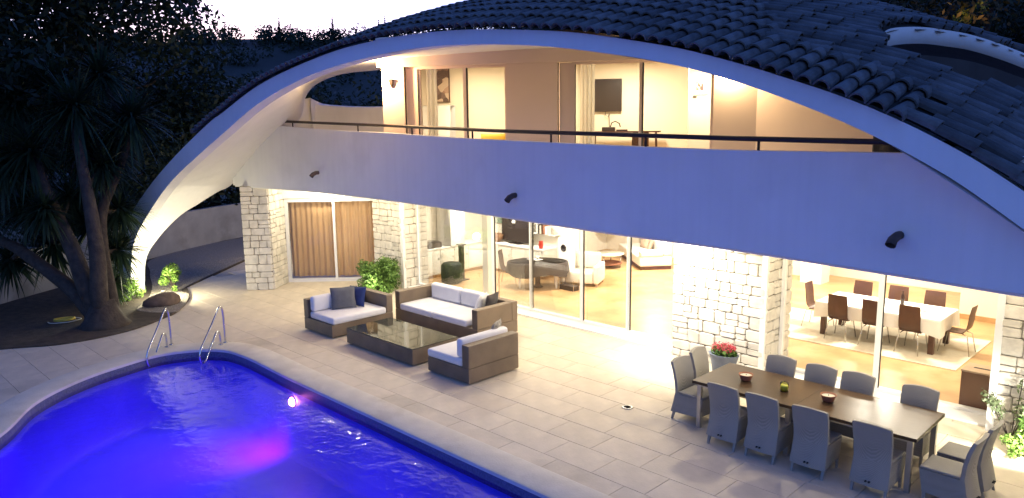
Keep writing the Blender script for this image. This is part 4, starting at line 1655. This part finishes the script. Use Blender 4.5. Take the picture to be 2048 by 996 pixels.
# white sofa turned towards the window
ang = math.atan2(-1.67, 2.04)
ws = empty('white_sofa', W(-14.3, 19.65), R45 + ang)
tag(ws, 'long white sofa on a dark plinth deep in the living room', 'sofa')
MB().box(-1.35, 1.32, .05, 1.0, .012, .12).build('plinth', DWOOD, ws)
soft_box(-1.38, 1.35, 0, 1.02, .121, .42, 'seat', SOFAW, ws, .05)
soft_box(-1.38, 1.35, .74, 1.04, .421, .82, 'backrest', SOFAW, ws, .08)
soft_box(1.10, 1.38, .02, .735, .421, .62, 'arm', SOFAW, ws, .06)
for x, rz_, lab in ((-.35, .3, 'tan pillow on the white sofa, the one farther left'), (.25, -.2, 'tan pillow on the white sofa, the one farther right')):
    M = Matrix.Rotation(R45 + ang, 3, 'Z')
    p_ = W(-14.3, 19.65) + M @ Vector((x, .58, .425))
    o = pillow_mesh(.42, .40, .14, 9, 3).build('throw_pillow', TANP, None, smooth=True)
    o.location = p_
    o.rotation_euler = (-.35, 0, R45 + ang + rz_)
    tag(o, lab, 'pillow', 'pillows on the indoor sofa')
# round dark wood panel on the far wall
o = MB().lathe([(.0, 0), (.52, 0), (.55, .03), (.52, .05), (0, .05)], n=32).build('wall_disc', mat('dark_disc', (.07, .03, .02), .5, .4, 6.0, col2=(.18, .09, .05)), None, smooth=True)
o.location = W(-15.6, 20.5, 1.45)
o.rotation_euler = (math.pi / 2, 0, R45 + .5)
tag(o, 'large round dark wooden disc at the back of the living room', 'wall art')

# ------------------------------------------------------------------ upstairs rooms
def U3(x, y, z):
    c_, s_ = math.cos(UA), math.sin(UA)
    return Vector((QX + x * c_ - y * s_, QY + x * s_ + y * c_, z))


def paint_mat(name, cols, scale, seed):
    m = bpy.data.materials.new(name)
    n, l = nodes_of(m)
    b = n['Principled BSDF']
    tc = n.new('ShaderNodeTexCoord')
    mp = n.new('ShaderNodeMapping')
    mp.inputs['Location'].default_value = (seed, seed * 2, 0)
    l.new(tc.outputs['Object'], mp.inputs[0])
    vo = n.new('ShaderNodeTexVoronoi')
    vo.inputs['Scale'].default_value = scale
    l.new(mp.outputs[0], vo.inputs['Vector'])
    cr = n.new('ShaderNodeValToRGB')
    cr.color_ramp.interpolation = 'CONSTANT'
    el = cr.color_ramp.elements
    el[0].color = (*cols[0], 1)
    el[1].color = (*cols[1], 1)
    el[1].position = .3
    for i, c in enumerate(cols[2:]):
        e = el.new(.3 + .65 * (i + 1) / len(cols[2:]) - .1)
        e.color = (*c, 1)
    sp_ = n.new('ShaderNodeSeparateColor')
    l.new(vo.outputs['Color'], sp_.inputs[0])
    l.new(sp_.outputs[0], cr.inputs['Fac'])
    l.new(cr.outputs['Color'], b.inputs['Base Color'])
    b.inputs['Roughness'].default_value = .6
    return m


pt = empty('painting', U3(.36, 3.16, 5.10), UA)
tag(pt, 'tall abstract painting in browns and greys on the bedroom wall', 'painting')
MB().box(-.31, .31, -.01, .02, 0, .88).build('frame', DWOOD, pt)
MB().box(-.285, .285, -.014, -.0105, .025, .855).build('canvas', paint_mat('abstract_canvas', [(.10, .06, .045), (.28, .16, .11), (.50, .38, .28), (.16, .10, .08), (.38, .24, .17)], 7.0, 3.0), pt)
bd = empty('bed', U3(1.9, 2.1, 3.186), UA)
tag(bd, 'bed with white bedding seen low behind the bedroom glass', 'bed')
soft_box(-.95, 1.0, -.9, .9, .30, .68, 'mattress', SOFAW, bd, .08)
MB().box(-.95, 1.0, -.88, .88, .0, .295).build('base', DWOOD, bd)
MB().box(1.02, 1.10, -.95, .95, .0, 1.0).build('headboard', WARMW, bd)
o = pillow_mesh(.62, .46, .2, 9, 5).build('throw_pillow', mat('yellow_cotton', (.75, .48, .06), .85, .05), None, smooth=True)
o.location = U3(2.35, 1.35, 3.90)
o.rotation_euler = (-.5, 0, UA + .3)
tag(o, 'yellow pillow on the upstairs bed', 'pillow')
SHEER = leaf_mat('white_sheer', (.80, .74, .62), (.80, .74, .62), .85)
o = curtain('curtain', 0, .26, 0, 3.2, 5.78, SHEER, None, .03, .09, 3, 40)
o.location = U3(1.06, .32, 0)
o.rotation_euler = (0, 0, UA)
tag(o, 'narrow white curtain drawn to the left of the bedroom door', 'curtain', 'upstairs curtains')
o = curtain('curtain', 0, .32, 0, 3.2, 5.78, SHEER, None, .03, .09, 8, 40)
o.location = U3(4.56, .32, 0)
o.rotation_euler = (0, 0, UA)
tag(o, 'narrow white curtain drawn to the left of the study door', 'curtain', 'upstairs curtains')
tv2 = empty('wall_television', U3(4.76, 3.13, 4.80), UA)
tag(tv2, 'black television mounted on the upstairs study wall', 'television')
MB().box(-.41, .41, -.02, .03, 0, .80).build('body', BLACKP, tv2, bevel=.008)
MB().tube([(.0, .0, 0), (.02, .0, -.10), (.08, .0, -.12), (.10, .01, -.05), (.11, .02, -.40)], .008, 6).build('cable', BLACKP, tv2)
dk = empty('desk', U3(5.3, 2.7, 3.186), UA)
tag(dk, 'thin legged dark desk below the wall television', 'desk')
MB().box(-.85, .85, -.3, .3, 1.10, 1.135).build('desk_top', DWOOD, dk)
for x in (-.78, .78):
    for y in (-.26, .26):
        MB().tube([(x, y, 0), (x * .96, y * .9, 1.10)], .016, 6).build('leg', DWOOD, dk)
MB().box(-.7, .7, -.24, -.2, .72, .745).build('rail', DWOOD, dk)
mc = empty('espresso_machine', U3(4.95, 2.65, 4.322), UA)
tag(mc, 'small black gadget with a curved handle on the desk', 'gadget')
MB().box(-.20, .12, -.10, .10, 0, .10).build('body', BLACKP, mc, bevel=.01)
MB().tube([(.0, 0, .10), (.03, 0, .20), (.12, 0, .24), (.22, 0, .18), (.24, 0, .10)], .014, 8).build('handle', BLACKP, mc, smooth=True)
MB().box(.15, .42, -.08, .08, 0, .04).build('base', BLACKP, mc)
c = copy_tree(dp)
c.location = U3(5.75, 1.75, 3.186)
c.rotation_euler = (0, 0, UA + math.radians(20))
c.scale = (1, 1, 1.15)
tag(c, 'wooden chair drawn up to the upstairs desk', 'chair')
fp = empty('framed_picture', U3(7.07, 4.57, 5.22), UA)
tag(fp, 'small framed picture on the bright corridor wall upstairs', 'picture')
MB().box(-.17, .17, -.01, .02, 0, .40).build('frame', SOFAW, fp)
MB().box(-.12, .06, -.014, -.0105, .10, .33).build('print', paint_mat('small_print', [(.10, .06, .045), (.28, .16, .11), (.55, .45, .35), (.16, .05, .04)], 14, 1.0), fp)
th = MB().box(-.05, .05, -.02, .0, 0, .04).build('thermostat', BLACKP, None, loc=U3(6.92, 4.59, 5.14), rz=UA)
tag(th, 'tiny dark thermostat on the bright corridor wall', 'thermostat')
# wall sconces on the balcony
for x, z, lab in ((.39, 5.38, 'wedge shaped wall sconce left of the bedroom door'), (7.62, 5.42, 'wedge shaped wall sconce right of the study door')):
    s = empty('wall_sconce', U3(x, -.02, z), UA)
    tag(s, lab, 'sconce', 'balcony sconces')
    MB().hexa([(-.02, -.05, 0), (.02, -.05, 0), (.02, 0, 0), (-.02, 0, 0)], [(-.045, -.11, .17), (.045, -.11, .17), (.045, 0, .17), (-.045, 0, .17)]).build('shade', DARKM, s)
    MB().box(-.035, .035, -.10, -.01, .1705, .174).build('bulb', emit_mat('sconce_glow', (1, .75, .4), 12), s)
# ================================================================== PLANTS, TREES, HILLS
def leaf_cloud(centers, n, leaf, flat=0.35, seed=0, squash=(1, 1, 1), shell=.35, droop=0.0):
    """n small leaf quads scattered through clumps (x, y, z, radius); returns verts, faces"""
    rs = np.random.RandomState(seed)
    C = np.array(centers, float)
    w = C[:, 3] ** 2
    k = rs.choice(len(C), n, p=w / w.sum())
    d = rs.normal(size=(n, 3))
    d /= np.linalg.norm(d, axis=1)[:, None]
    r = (shell + (1 - shell) * rs.rand(n)) ** .6
    P = C[k, :3] + d * (r * C[k, 3])[:, None] * np.array(squash)
    nrm = d + rs.normal(size=(n, 3)) * .7
    nrm[:, 2] += flat
    nrm /= np.linalg.norm(nrm, axis=1)[:, None]
    t = np.cross(nrm, rs.normal(size=(n, 3)))
    t /= np.linalg.norm(t, axis=1)[:, None]
    t[:, 2] -= droop
    b = np.cross(nrm, t)
    b /= np.linalg.norm(b, axis=1)[:, None]
    L = (leaf * (.6 + .8 * rs.rand(n)))[:, None]
    V = np.stack([P - t * L, P - b * L * .42, P + t * L, P + b * L * .42], 1).reshape(-1, 3)
    F = [(4 * i, 4 * i + 1, 4 * i + 2, 4 * i + 3) for i in range(n)]
    return V, F


def mesh_np(name, V, F, m, parent=None):
    me = bpy.data.meshes.new(name)
    me.from_pydata([tuple(v) for v in V], [], F)
    me.materials.append(m)
    o = bpy.data.objects.new(name, me)
    COL.objects.link(o)
    if parent is not None:
        o.parent = parent
    return o


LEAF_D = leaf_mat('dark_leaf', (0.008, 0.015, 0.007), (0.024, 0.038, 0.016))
LEAF_M = leaf_mat('green_leaf', (0.05, 0.11, 0.02), (0.14, 0.24, 0.05))
LEAF_L = leaf_mat('fresh_leaf', (0.09, 0.19, 0.03), (0.22, 0.34, 0.07))
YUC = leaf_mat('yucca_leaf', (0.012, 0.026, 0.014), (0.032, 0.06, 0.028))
BARK = mat('grey_bark', (0.065, 0.050, 0.038), 0.9, 0.3, 6.0, bump=1.0, bscale=14, col2=(0.028, 0.022, 0.018))
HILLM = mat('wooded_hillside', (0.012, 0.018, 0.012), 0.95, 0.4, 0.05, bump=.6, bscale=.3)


def tree(name, base, h, spread, clumps, n, leaf, m, label, seed, cat='tree', group=None, trunk_r=.22, low=.35):
    rn = random.Random(seed)
    t = empty(name, base)
    tag(t, label, cat, group)
    m_ = MB()
    m_.tube(catmull([(0, 0, -.1), (rn.uniform(-.1, .1) * spread * .3, 0, h * .25), (rn.uniform(-.2, .2) * spread * .3, rn.uniform(-.2, .2), h * .5), (0, 0, h * .8)], 4),
            [trunk_r * (1.25 - 1.1 * i / 12) for i in range(13)], 8)
    C = []
    for i in range(clumps):
        a = rn.uniform(0, 6.283)
        zz = rn.uniform(low, 1.0)
        rad = spread * math.sqrt(max(.05, 1 - ((zz - .6) / .55) ** 2)) * rn.uniform(.35, .95)
        c = (rad * math.cos(a), rad * math.sin(a), h * zz, spread * rn.uniform(.24, .42))
        C.append(c)
        if i % 3 == 0:
            m_.tube(catmull([(0, 0, h * rn.uniform(.3, .55)), (c[0] * .5, c[1] * .5, c[2] * .85), (c[0], c[1], c[2])], 3), [trunk_r * .45 * (1 - .12 * k) for k in range(7)], 6)
    m_.build('trunk', BARK, t, smooth=True)
    V, F = leaf_cloud(C, n, leaf, seed=seed)
    mesh_np('crown', V, F, m, t)
    return t


# big dark trees beyond the yucca
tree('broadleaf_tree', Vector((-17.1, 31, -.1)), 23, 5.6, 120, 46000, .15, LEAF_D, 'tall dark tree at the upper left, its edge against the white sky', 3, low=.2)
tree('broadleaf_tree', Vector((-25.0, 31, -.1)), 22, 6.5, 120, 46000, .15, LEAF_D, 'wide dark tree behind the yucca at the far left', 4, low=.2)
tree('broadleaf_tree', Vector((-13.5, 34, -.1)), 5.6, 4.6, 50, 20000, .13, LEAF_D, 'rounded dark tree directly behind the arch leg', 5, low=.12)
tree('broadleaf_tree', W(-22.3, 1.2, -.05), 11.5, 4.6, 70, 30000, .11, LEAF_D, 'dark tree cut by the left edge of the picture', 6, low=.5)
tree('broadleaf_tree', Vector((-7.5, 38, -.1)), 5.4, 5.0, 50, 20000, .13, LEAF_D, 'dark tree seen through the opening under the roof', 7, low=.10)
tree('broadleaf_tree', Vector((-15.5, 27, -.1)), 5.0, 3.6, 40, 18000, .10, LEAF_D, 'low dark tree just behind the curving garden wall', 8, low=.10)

# trees behind the roof on the right
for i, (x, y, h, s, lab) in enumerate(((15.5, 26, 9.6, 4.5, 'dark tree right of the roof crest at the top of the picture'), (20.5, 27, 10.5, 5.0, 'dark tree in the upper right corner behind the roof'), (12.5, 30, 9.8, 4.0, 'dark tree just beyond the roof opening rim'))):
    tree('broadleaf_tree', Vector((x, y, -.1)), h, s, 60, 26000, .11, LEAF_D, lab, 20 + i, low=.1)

# distant wooded hillside with its tree line
hx = np.linspace(-260, 320, 120)
rs = np.random.RandomState(2)


def ridge(x):
    return 24.3 + 1.2 * math.sin(x * .03 + .6) + .8 * math.sin(x * .09 + 1) + 26 * min(1.0, max(0.0, (x - 25) / 50)) ** 2


m_ = MB()
rows = []
for k in range(7):
    f_ = k / 6
    rows.append([(x, 48 + 132 * f_, -1 + (ridge(x) + 1) * f_ ** 1.4) for x in hx])
rows.append([(x, 300, -2) for x in hx])
m_.grid(rows)
hl = m_.build('hills', HILLM, None, smooth=True)
tag(hl, kind='structure')
C = []
rn = random.Random(9)
for i in range(640):
    f_ = rn.uniform(.25, 1.0) if i > 200 else rn.uniform(.93, 1.0)
    x = rn.uniform(-130, 150) if i > 200 else rn.uniform(-95, 25)
    y = 48 + 132 * f_
    z = -1 + (ridge(x) + 1) * f_ ** 1.4
    r = rn.uniform(1.1, 2.9)
    C.append((x, y, z + r * .45, r))
V, F = leaf_cloud(C, 60000, .40, seed=4)
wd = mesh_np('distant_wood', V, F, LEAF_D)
tag(wd, 'dark wooded ridge on the skyline behind the house', 'wood', kind='stuff')
for i, (px, h, lab) in enumerate(((558, 5.0, 'thin cypress on the skyline, farthest left'), (665, 6.0, 'tall pointed cypress on the middle of the skyline'), (757, 5.2, 'left one of the cypress pair where the roof meets the skyline'), (770, 5.6, 'right one of the cypress pair where the roof meets the skyline'))):
    d = ray(px, 50)
    x, y = d.x / d.y * 176, 176
    t = empty('cypress_tree', (x, y, ridge(x) - .8))
    tag(t, lab, 'tree', 'cypresses on the ridge')
    V, F = leaf_cloud([(0, 0, h * q, .55 * (1.15 - q)) for q in np.linspace(.12, 1, 12)], 700, .22, seed=i)
    mesh_np('crown', V, F, LEAF_D, t)
    MB().tube([(0, 0, -.5), (0, 0, h * .9)], [.15, .03], 6).build('trunk', BARK, t)

# ------------------------------------------------------------------ yucca clump at the pool end
yc = empty('yucca_tree', W(-18.75, 5.30, .03))
tag(yc, 'many-stemmed yucca tree with spiky dark crowns left of the arch', 'tree')
yo = W(-18.75, 5.30, .03)


def yp(px, py, dep):
    return at_depth(px, py, dep) - yo


STEMS = [  # base offset -> path given where the picture shows the stem, at its own distance
    [(-.10, .05, -.05), yp(150, 585, 17.2), yp(95, 540, 17.6), yp(40, 500, 18.0), yp(0, 478, 18.3), yp(-40, 440, 18.6)],
    [(-.02, .10, -.05), yp(175, 580, 17.0), yp(150, 510, 17.1), yp(118, 440, 17.2), yp(92, 380, 17.3), yp(75, 325, 17.4)],
    [(.08, .0, -.05), yp(200, 600, 16.9), yp(196, 520, 16.9), yp(185, 440, 17.0), yp(172, 370, 17.2), yp(150, 260, 17.4)],
    [(.16, .05, -.05), yp(222, 600, 17.2), yp(205, 500, 17.6), yp(205, 420, 18.0), yp(235, 345, 18.2), yp(262, 270, 18.4)],
]
RAD = [.15, .17, .17, .14]
m_ = MB()
m_.lathe([(.62, -.05), (.46, .12), (.34, .35), (.24, .6)], n=14)
m_.build('root_flare', BARK, yc, smooth=True)
for P, r in zip(STEMS, RAD):
    Q = catmull([tuple(p) for p in P], 5)
    MB().tube(Q, [r * (1.35 - .75 * i / (len(Q) - 1)) for i in range(len(Q))], 9).build('trunk', BARK, yc, smooth=True)


def rosette(c, R_, n, seed, droop=.3, up=.25):
    rs = np.random.RandomState(seed)
    V, F = [], []
    for i in range(n):
        d = rs.normal(size=3)
        d /= np.linalg.norm(d)
        d[2] = d[2] * .8 + up
        d /= np.linalg.norm(d)
        L = R_ * (.7 + .45 * rs.rand())
        s = np.cross(d, (0, 0, 1))
        s /= np.linalg.norm(s) + 1e-9
        w = .022 + .012 * rs.rand()
        dr = droop * rs.rand()
        o = len(V)
        for t, ww in ((.06, .7), (.4, 1.0), (.75, .7), (1.0, .04)):
            p = np.array(c) + d * L * t + np.array((0, 0, -dr * L * t * t))
            V.append(p - s * w * ww)
            V.append(p + s * w * ww)
        for k in range(3):
            F.append((o + 2 * k, o + 2 * k + 1, o + 2 * k + 3, o + 2 * k + 2))
    return V, F


HEADS = [(-40, 430, 18.6, .9), (60, 300, 17.4, 1.05), (150, 215, 17.4, 1.15), (262, 235, 18.4, 1.05), (30, 200, 18.2, 1.1), (205, 330, 17.9, .85), (90, 420, 17.0, .7), (235, 500, 18.3, .75), (225, 300, 18.6, .8), (105, 170, 18.3, 1.0), (10, 330, 17.5, .95), (200, 150, 18.8, .95),
         (140, 395, 18.5, .9), (55, 410, 18.6, .95), (190, 440, 18.6, .85), (105, 490, 18.9, .9), (238, 420, 18.7, .85), (20, 520, 18.8, .8), (170, 300, 18.0, .95), (225, 565, 18.8, .55)]
for i, (px, py, dp_, R_) in enumerate(HEADS):
    c = yp(px, py, dp_)
    V, F = rosette(c, R_, 320, 40 + i, .6)
    mesh_np('leaf_rosette', V, F, YUC, yc)
# side limbs joining the free crowns to the stems
for a, b in (((92, 380, 17.3), (10, 330, 17.5)), ((172, 370, 17.2), (205, 330, 17.9)), ((150, 260, 17.4), (105, 170, 18.3)), ((75, 325, 17.4), (30, 200, 18.2)), ((235, 345, 18.2), (225, 300, 18.6)), ((262, 270, 18.4), (200, 150, 18.8)), ((205, 500, 17.6), (235, 500, 18.3)), ((118, 440, 17.2), (90, 420, 17.0)), ((118, 440, 17.2), (140, 395, 18.5)), ((92, 380, 17.3), (55, 410, 18.6)), ((185, 440, 17.0), (190, 440, 18.6)), ((118, 440, 17.2), (105, 490, 18.9)), ((205, 420, 18.0), (238, 420, 18.7)), ((40, 500, 18.0), (20, 520, 18.8)), ((172, 370, 17.2), (170, 300, 18.0)), ((205, 500, 17.6), (225, 565, 18.8))):
    pa, pb2 = yp(*a), yp(*b)
    MB().tube([pa, (pa + pb2) / 2 + Vector((0, 0, -.05)), pb2], [.075, .065, .055], 7).build('limb', BARK, yc, smooth=True)


# ------------------------------------------------------------------ low planting
def shrub(name, u, v, r, h, n, leaf, m, label, seed, group=None, stems=14, zlo=.08):
    rn = random.Random(seed)
    s = empty(name, W(u, v, .02), R45)
    tag(s, label, 'plant', group)
    C = []
    m_ = MB()
    for i in range(stems):
        a = rn.uniform(0, 6.283)
        q = rn.uniform(.1, .8) * r
        c = (q * math.cos(a), q * math.sin(a), h * rn.uniform(zlo, .85), r * rn.uniform(.22, .38))
        C.append(c)
        m_.tube([(c[0] * .15, c[1] * .15, 0), (c[0] * .6, c[1] * .6, c[2] * .6), c[:3]], [.010, .008, .004], 5)
    m_.build('stems', BARK, s)
    V, F = leaf_cloud(C, n, leaf, seed=seed, shell=.1)
    V[:, 2] = np.maximum(V[:, 2], .02)
    mesh_np('foliage', V, F, m, s)
    return s


shrub('bush', -16.95, 11.7, .68, .92, 9000, .042, LEAF_M, 'dense green bush between the curtained window and the sofa', 1, stems=46)
shrub('shrub', -21.25, 7.85, .42, 1.0, 1500, .04, LEAF_L, 'bright shrub lit beside the foot of the arch', 2, 'plants at the arch foot')
shrub('shrub', -21.0, 6.55, .6, .55, 1600, .045, LEAF_L, 'low leafy plant in front of the foot of the arch', 3, 'plants at the arch foot')
shrub('shrub', -1.75, 12.0, .48, .62, 2600, .04, LEAF_M, 'leafy green plant against the right stone wall', 4, 'plants at the right wall')
shrub('shrub', -1.95, 11.75, .28, .28, 900, .035, LEAF_L, 'low bright ground plant below the right stone wall', 5, 'plants at the right wall')
# thin twiggy climber on the right wall
t = empty('climbing_plant', W(-2.15, 12.15, .02), R45)
tag(t, 'thin twiggy climber with small leaves by the right end of the dining glass', 'plant')
m_ = MB()
rn = random.Random(4)
C = []
for i in range(9):
    x, y = rn.uniform(-.35, .3), rn.uniform(-.25, .2)
    P = [(0, 0, 0), (x * .5, y * .5, .3), (x * .9, y * .9, .55), (x * 1.3, y, .70 + rn.uniform(-.2, .25))]
    Q = catmull(P, 4)
    m_.tube(Q, .006, 5)
    C += [(*q, .07) for q in Q[5:]]
m_.build('stems', BARK, t)
V, F = leaf_cloud(C, 420, .035, seed=8, shell=.2)
mesh_np('foliage', V, F, leaf_mat('grey_leaf', (.12, .16, .08), (.25, .30, .16)), t)
# spiky plant by the arch
t = empty('spiky_plant', W(-20.35, 5.95, .03), R45)
tag(t, 'small spiky plant between the yucca trunk and the arch', 'plant')
V, F = rosette((0, 0, 1.15), .75, 120, 77, .2)
mesh_np('leaf_rosette', V, F, YUC, t)
MB().tube([(0, 0, 0), (.02, 0, .6), (0, 0, 1.15)], [.07, .06, .05], 7).build('trunk', BARK, t, smooth=True)
# rock at the edge of the bed
rs = np.random.RandomState(3)
m_ = MB().lathe([(.30, -.03), (.36, .06), (.33, .18), (.22, .27), (.08, .31), (0, .315)], n=16, sx=1.25, sy=.75)
m_.v = [(x * (1 + .12 * math.sin(7 * y + 3 * z)), y * (1 + .15 * math.sin(6 * x + z * 9)), z * (1 + .15 * math.sin(5 * x + 4 * y))) for x, y, z in m_.v]
rk = m_.build('rock', mat('brown_rock', (.14, .10, .075), .9, .3, 7.0, bump=.7, bscale=20), None, smooth=True, loc=W(-19.72, 6.95, .03), rz=.6)
tag(rk, 'brown boulder at the tip of the garden bed', 'rock')
# flower planter
pn = T('flower_planter', -6.45, 11.75)
tag(pn, 'blue grey planter of pink flowers beside the broad stone pier', 'planter')
MB().lathe([(.16, 0), (.20, .30), (.24, .46), (.25, .47), (.22, .47), (.20, .44), (0, .44)], n=24, sx=1.15, sy=.8).build('pot', mat('blue_grey_pot', (.16, .19, .25), .6, .1, 5.0), pn, smooth=True)
rs_c = [(math.cos(a) * .15, math.sin(a) * .10, .52, .09) for a in np.linspace(0, 6.2, 9)] + [(0, 0, .54, .10)]
V, F = leaf_cloud(rs_c, 500, .04, seed=12, shell=.1)
mesh_np('foliage', V, F, LEAF_M, pn)
V, F = leaf_cloud([(c[0] * 1.05, c[1] * 1.05, c[2] + .07, .075) for c in rs_c], 520, .022, seed=13, shell=.3)
mesh_np('blossom', V, F, leaf_mat('pink_petal', (.42, .03, .06), (.72, .14, .16)), pn)
# yellow hose reel left on the soil
hz = empty('hose', W(-19.84, 4.74, .045), .5)
tag(hz, 'yellow garden hose coil lying on the dark soil', 'hose')
YEL = mat('yellow_rubber', (.48, .36, .05), .5, .1, 8.0)
P = [(.22 * math.cos(t_) * (1 + .05 * math.sin(3 * t_)), .13 * math.sin(t_), .018 + .010 * t_ / 6.28) for t_ in np.linspace(0, 6.28 * 4, 90)]
MB().tube(P, .014, 6).build('coil', YEL, hz, smooth=True)
MB().tube(catmull([(.22, 0, .05), (.35, -.12, .03), (.1, -.28, .02), (-.25, -.22, .02), (-.34, -.05, .02)], 6), .011, 6).build('tail', mat('pale_rubber', (.55, .52, .42), .5), hz, smooth=True)
# lamp-lit foliage far right
t = tree('broadleaf_tree', Vector((13.75, 23.5, -.1)), 7.9, .75, 16, 2200, .07, LEAF_M, 'small tree lit orange by a lamp behind the roof', 31, low=.6)
# ================================================================== LIGHTS
WARM = (1.0, 0.80, 0.52)
WHITE = (1.0, 0.93, 0.80)


def area_light(name, loc, power, sx, sy, col, rot=(0, 0, 0)):
    l = bpy.data.lights.new(name, 'AREA')
    l.shape = 'RECTANGLE'
    l.size, l.size_y = sx, sy
    l.energy = power
    l.color = col
    o = bpy.data.objects.new(name, l)
    o.location = loc
    o.rotation_euler = rot
    COL.objects.link(o)
    return o


def point_light(name, loc, power, col, r=.05):
    l = bpy.data.lights.new(name, 'POINT')
    l.energy = power
    l.color = col
    l.shadow_soft_size = r
    o = bpy.data.objects.new(name, l)
    o.location = loc
    COL.objects.link(o)
    return o


def spot_light(name, loc, target, power, col, ang=90, blend=.6, r=.05):
    l = bpy.data.lights.new(name, 'SPOT')
    l.energy = power
    l.color = col
    l.spot_size = math.radians(ang)
    l.spot_blend = blend
    l.shadow_soft_size = r
    o = bpy.data.objects.new(name, l)
    o.location = loc
    d = Vector(target) - Vector(loc)
    o.rotation_euler = d.to_track_quat('-Z', 'Y').to_euler()
    COL.objects.link(o)
    return o


# ceiling panels of the rooms
for u, v, p in ((-16.0, 14.9, 170), (-13.2, 14.6, 150), (-10.4, 15.4, 135), (-12.6, 18.8, 290), (-9.6, 18.5, 180)):
    area_light('living_ceiling_light', W(u, v, 2.86), p, .5, .5, (1, .93, .80))
for u, v, p in ((-5.3, 16.2, 230), (-4.0, 14.5, 50), (-6.6, 19.5, 220)):
    area_light('dining_ceiling_light', W(u, v, 2.86), p, .5, .5, (1, .91, .75))
# recessed spots in the balcony soffit
for u, v, p in ((-17.2, 10.9, 70), (-15.3, 11.4, 130), (-13.0, 11.3, 140), (-10.6, 11.0, 125), (-8.6, 10.9, 120), (-5.4, 11.3, 95), (-3.4, 11.3, 95), (-0.9, 11.2, 100)):
    point_light('soffit_light', W(u, v, 2.78), p, (1, .87, .63), .06)
point_light('soffit_light', W(-18.8, 11.1, 2.75), 75, (1, .90, .68), .06)
area_light('curtain_fill_light', Vector((-5.2, 23.3, 2.2)), 420, 1.6, 1.6, (1, .80, .52), (math.radians(80), 0, 0))  # unseen fill added behind the curtains to brighten them
# floodlight on the broad pier
spot_light('pier_floodlight', W(-7.6, 11.2, 2.75), W(-7.4, 12.4, 1.0), 560, (1, .97, .88), 110, .8, .08)
# arch uplight
point_light('arch_uplight', W(-20.45, 7.25, .38), 210, (1, .93, .66), .12)


def UPW(x, y, z):
    return Vector((QX + x * math.cos(UA) - y * math.sin(UA), QY + x * math.sin(UA) + y * math.cos(UA), z))


area_light('bedroom_ceiling_light', UPW(1.6, 1.7, 5.95), 105, .5, .5, (1, .82, .58))
area_light('study_ceiling_light', UPW(5.4, 1.7, 5.95), 140, .5, .5, (1, .88, .66))
area_light('corridor_light', UPW(7.1, 3.6, 5.95), 70, .3, .3, WHITE)
point_light('sconce_light', UPW(.22, -.30, 5.58), 190, (1, .66, .32), .04)
point_light('sconce_light', UPW(7.62, -.20, 5.60), 110, (1, .76, .42), .04)
# underwater pool lamps, shining into the basin
BLUE = (0.10, 0.006, 1.0)
for u, v, p in ((-13.6, 4.6, 46), (-12.0, 2.6, 52), (-9.4, 4.4, 42), (-9.0, 1.4, 46), (-6.0, 4.4, 40), (-6.0, 1.2, 42), (-3.0, 3.5, 40)):
    area_light('pool_light', W(u, v, -.26), p, 2.2, 2.2, BLUE)
spot_light('pool_light', W(-12.3, 6.2, -.40), W(-12.8, 5.75, -1.4), 200, (.7, .0, 1), 100, 1.0, .06)
# lamps in the planting
spot_light('bush_spotlight', W(-16.3, 10.95, .25), W(-16.9, 11.8, .5), 90, (1, .95, .7), 100, .8, .05)
spot_light('wall_plant_spotlight', W(-1.55, 11.35, .45), W(-1.95, 11.9, .1), 260, (1, .97, .85), 140, .8, .05)
point_light('garden_lamp', Vector((13.3, 22.9, 7.7)), 45, (1, .38, .06), .1)
# the small fittings those lamps sit on
for (u, v, z), lab in (((-20.45, 7.25, .38), 'garden spike lamp blazing at the foot of the arch'), ((-16.3, 10.95, .25), 'small ground lamp under the green bush'), ((-1.55, 11.35, .45), 'ground lamp shining on the plants at the right stone wall')):
    f = empty('spike_lamp', W(u, v, 0.0), R45)
    tag(f, lab, 'lamp', 'garden lamps')
    MB().tube([(0, 0, 0), (0, 0, z - .16)], .012, 8).build('stake', DARKM, f)
    MB().lathe([(.03, z - .16), (.05, z - .14), (.055, z - .13), (.03, z - .135)], n=14).build('holder', DARKM, f, smooth=True)
